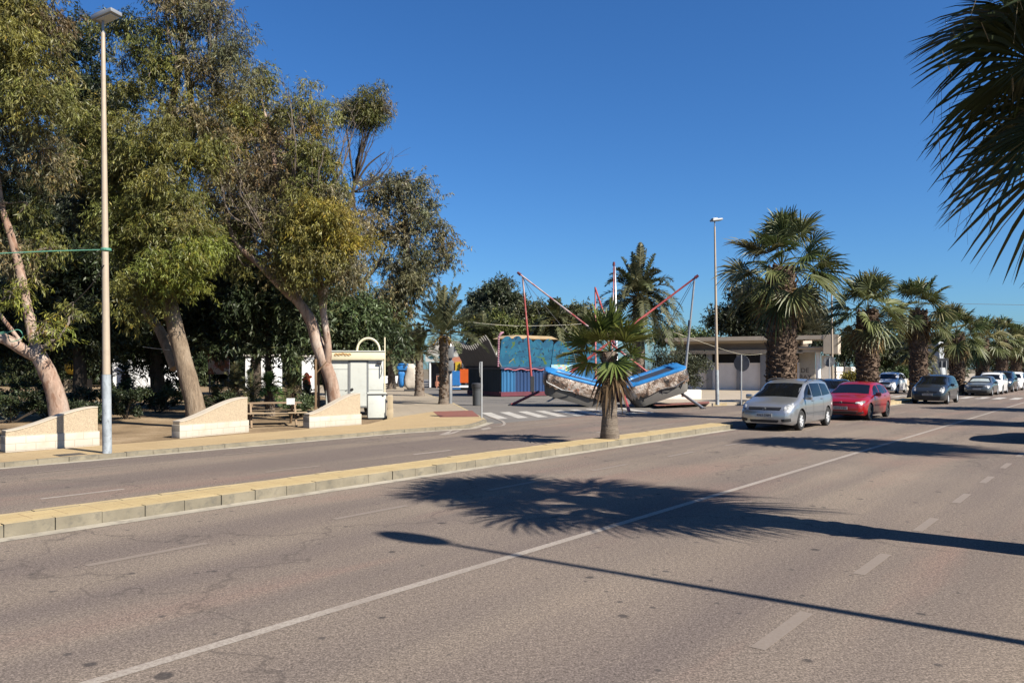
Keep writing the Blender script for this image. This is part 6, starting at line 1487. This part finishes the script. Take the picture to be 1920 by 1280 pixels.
build_car('parked_car', 'bright red hatchback parked behind the silver people carrier', 'car', red, 4.26, 1.79, 1.45,
    [(0, .70), (.08, .76), (.35, .85), (1.1, .97), (2.05, 1.38), (2.4, 1.44), (2.8, 1.45), (3.5, 1.40), (3.85, 1.33), (4.14, 1.02), (4.26, .90)], [(0, .62), (.6, .80), (1.3, .92), (3.2, .96), (4.26, .98)], 2.63, .85, .315, '2018 KBV', golf, 30.75 + 2.13, 8.85, HEAD, PARK)
mpv = dict(roof=.77, ws=(.95, 2.05), side=[(1.35, 1.04, 2.15, 1.05, 2.2, 1.50, 1.98, 1.46), (2.22, 1.05, 3.1, 1.07, 3.08, 1.51, 2.26, 1.51), (3.17, 1.07, 4.0, 1.10, 3.8, 1.46, 3.14, 1.51)], rear=(1.1, 1.46),
    face=[('grille', M_PLAST, [(-.45, .62), (.45, .62), (.50, .70), (-.50, .70)], .2, False), ('lower_intake', M_PLAST, [(-.62, .26), (.62, .26), (.66, .42), (-.66, .42)], .2, False)],
    head=[(.52, .70), (.82, .72), (.90, .98), (.66, .90)], mirror=(1.35, 1.06), handles=[(2.1, .95), (3.05, .97)], seams=[1.3, 2.15, 3.1], plate=(0, .54), badge='ring', badge_z=.68, spokes=6, seamlean=.03)
dk = car_paint('dark grey car paint', (.045, .052, .058), .5, .3)
build_car('parked_car', 'dark grey people carrier parked beyond the gap in the median', 'car', dk, 4.43, 1.83, 1.62,
    [(0, .72), (.10, .82), (.30, .92), (.95, 1.06), (2.05, 1.54), (2.5, 1.61), (2.9, 1.62), (3.8, 1.58), (4.15, 1.50), (4.36, 1.08), (4.43, .95)], [(0, .64), (.5, .88), (1.1, 1.0), (3.2, 1.04), (4.43, 1.07)], 2.73, .92, .33, '7310 GRC', mpv, 47.6 + 2.2, 9.08, HEAD, PARK)
sed = dict(roof=.73, ws=(1.2, 1.95), side=[(1.55, .95, 2.35, .96, 2.4, 1.31, 2.12, 1.29), (2.42, .96, 3.25, .98, 3.1, 1.29, 2.46, 1.32)], rear=(.98, 1.3),
    face=[('grille', M_PLAST, [(-.36, .60), (.36, .60), (.40, .72), (-.40, .72)], .2, False), ('lower_intake', M_PLAST, [(-.6, .27), (.6, .27), (.64, .38), (-.64, .38)], .2, False)],
    head=[(.45, .62), (.82, .64), (.86, .78), (.45, .76)], mirror=(1.55, .96), handles=[(2.2, .86), (3.1, .88)], seams=[1.5, 2.38, 3.2], plate=(0, .50), badge='ring', badge_z=.70, spokes=6, shade=True)
build_car('parked_car', 'grey saloon with a silver sunshade behind its windscreen', 'car', car_paint('mid grey car paint', (.13, .145, .15), .5, .3), 4.5, 1.77, 1.43,
    [(0, .68), (.08, .75), (.35, .83), (1.2, .95), (1.98, 1.36), (2.4, 1.42), (2.8, 1.43), (3.3, 1.37), (3.9, 1.05), (4.4, 1.0), (4.5, .86)], [(0, .62), (.6, .78), (1.3, .90), (3.4, .95), (4.5, .95)], 2.65, .88, .315, '', sed, 63.9 + 2.25, 9.0, HEAD, PARK)
suv = dict(roof=.75, ws=(1.1, 1.85), side=[(1.5, 1.08, 2.3, 1.09, 2.35, 1.52, 2.05, 1.49), (2.4, 1.09, 3.2, 1.11, 3.12, 1.52, 2.44, 1.53), (3.26, 1.11, 3.85, 1.15, 3.65, 1.45, 3.2, 1.51)], rear=(1.12, 1.5),
    face=[('grille', M_PLAST, [(-.48, .72), (.48, .72), (.52, .88), (-.52, .88)], .2, False), ('lower_intake', M_PLAST, [(-.70, .30), (.70, .30), (.72, .52), (-.72, .52)], .15, False)],
    head=[(.54, .80), (.86, .80), (.90, .90), (.54, .90)], mirror=(1.5, 1.12), handles=[(2.15, .98), (3.05, 1.0)], seams=[1.45, 2.33, 3.2], plate=(0, .60), badge='ring', badge_z=.80, spokes=5, rails=True)
SUVT = [(0, .80), (.08, .90), (.35, .98), (1.1, 1.08), (1.92, 1.58), (2.3, 1.65), (2.8, 1.66), (3.7, 1.60), (4.05, 1.50), (4.28, 1.1), (4.36, .95)]
SUVB = [(0, .72), (.6, .92), (1.2, 1.02), (3.2, 1.07), (4.36, 1.1)]
wh = car_paint('white car paint', (.62, .62, .61), 0, .3); wh['true_albedo'] = 1; bk = car_paint('black car paint', (.018, .02, .024), .2, .25)
build_car('parked_car', 'white off-roader parked behind the grey saloon', 'car', wh, 4.36, 1.83, 1.66, SUVT, SUVB, 2.64, .88, .345, '', suv, 68.6 + 2.2, 8.95, HEAD, PARK)
build_car('parked_car', 'black off-roader parked behind the white off-roader', 'car', bk, 4.36, 1.85, 1.70, [(a, c * 1.05) for a, c in SUVT], [(a, c * 1.05) for a, c in SUVB], 2.64, .88, .36, '', suv, 75.4 + 2.2, 9.0, HEAD, PARK)
build_car('parked_car', 'white car at the far end of the parked row, cut by the picture edge', 'car', wh, 4.5, 1.83, 1.66, [(a * 1.03, c) for a, c in SUVT], [(a * 1.03, c) for a, c in SUVB], 2.7, .88, .34, '', dict(suv, rails=False), 82.6 + 2.2, 9.0, HEAD, PARK)
OTHER = 'cars parked along the side carriageway'
build_car('parked_car', 'black hatchback half hidden between the silver people carrier and the red hatchback', 'car', bk, 4.26, 1.79, 1.47, [(0, .70), (.08, .76), (.35, .85), (1.1, .97), (2.05, 1.38), (2.4, 1.44), (2.8, 1.45), (3.5, 1.40), (3.85, 1.33), (4.14, 1.02), (4.26, .90)], [(0, .62), (.6, .80), (1.3, .92), (3.2, .96), (4.26, .98)], 2.63, .85, .315, '', dict(golf, mirror_mat=bk, badge=None), 40.2, 12.15, HEAD, OTHER)
build_car('parked_car', 'white off-roader at the far kerb seen between two palm trunks', 'car', wh, 4.36, 1.83, 1.62, SUVT, SUVB, 2.64, .88, .34, '', dict(suv, rails=False), 68.0, 15.7, HEAD, OTHER)
NEARC = 'cars parked along the near kerb'
build_car('parked_car', 'grey car parked at the near kerb just outside the view, only its shadow shows', 'car', dk, 4.36, 1.83, 1.55, [(a, c * .93) for a, c in SUVT], [(a, c * .93) for a, c in SUVB], 2.64, .88, .33, '', dict(suv, rails=False), 26.4, 1.32, HEAD + math.pi, NEARC)
build_car('parked_car', 'second grey car parked at the near kerb farther up, outside the view', 'car', dk, 4.36, 1.83, 1.55, [(a, c * .93) for a, c in SUVT], [(a, c * .93) for a, c in SUVB], 2.64, .88, .33, '', dict(suv, rails=False), 33.4, 1.32, HEAD + math.pi, NEARC)
# ------------------------------------------------------------------ one albedo factor for all base colours
for m in bpy.data.materials:
    if not m.use_nodes or m.get('true_albedo'): continue
    nt = m.node_tree; b = nt.nodes.get('Principled BSDF')
    if b is None: continue
    s_ = b.inputs['Base Color']
    if s_.is_linked and s_.links[0].from_node.type != 'ATTRIBUTE':
        src = s_.links[0].from_socket
        f = ALB if b.inputs['Metallic'].default_value < .25 else min(1, ALB * 1.15)
        nt.links.new(mix(nt, 1.0, src, (f, f, f), 'MULTIPLY'), s_)
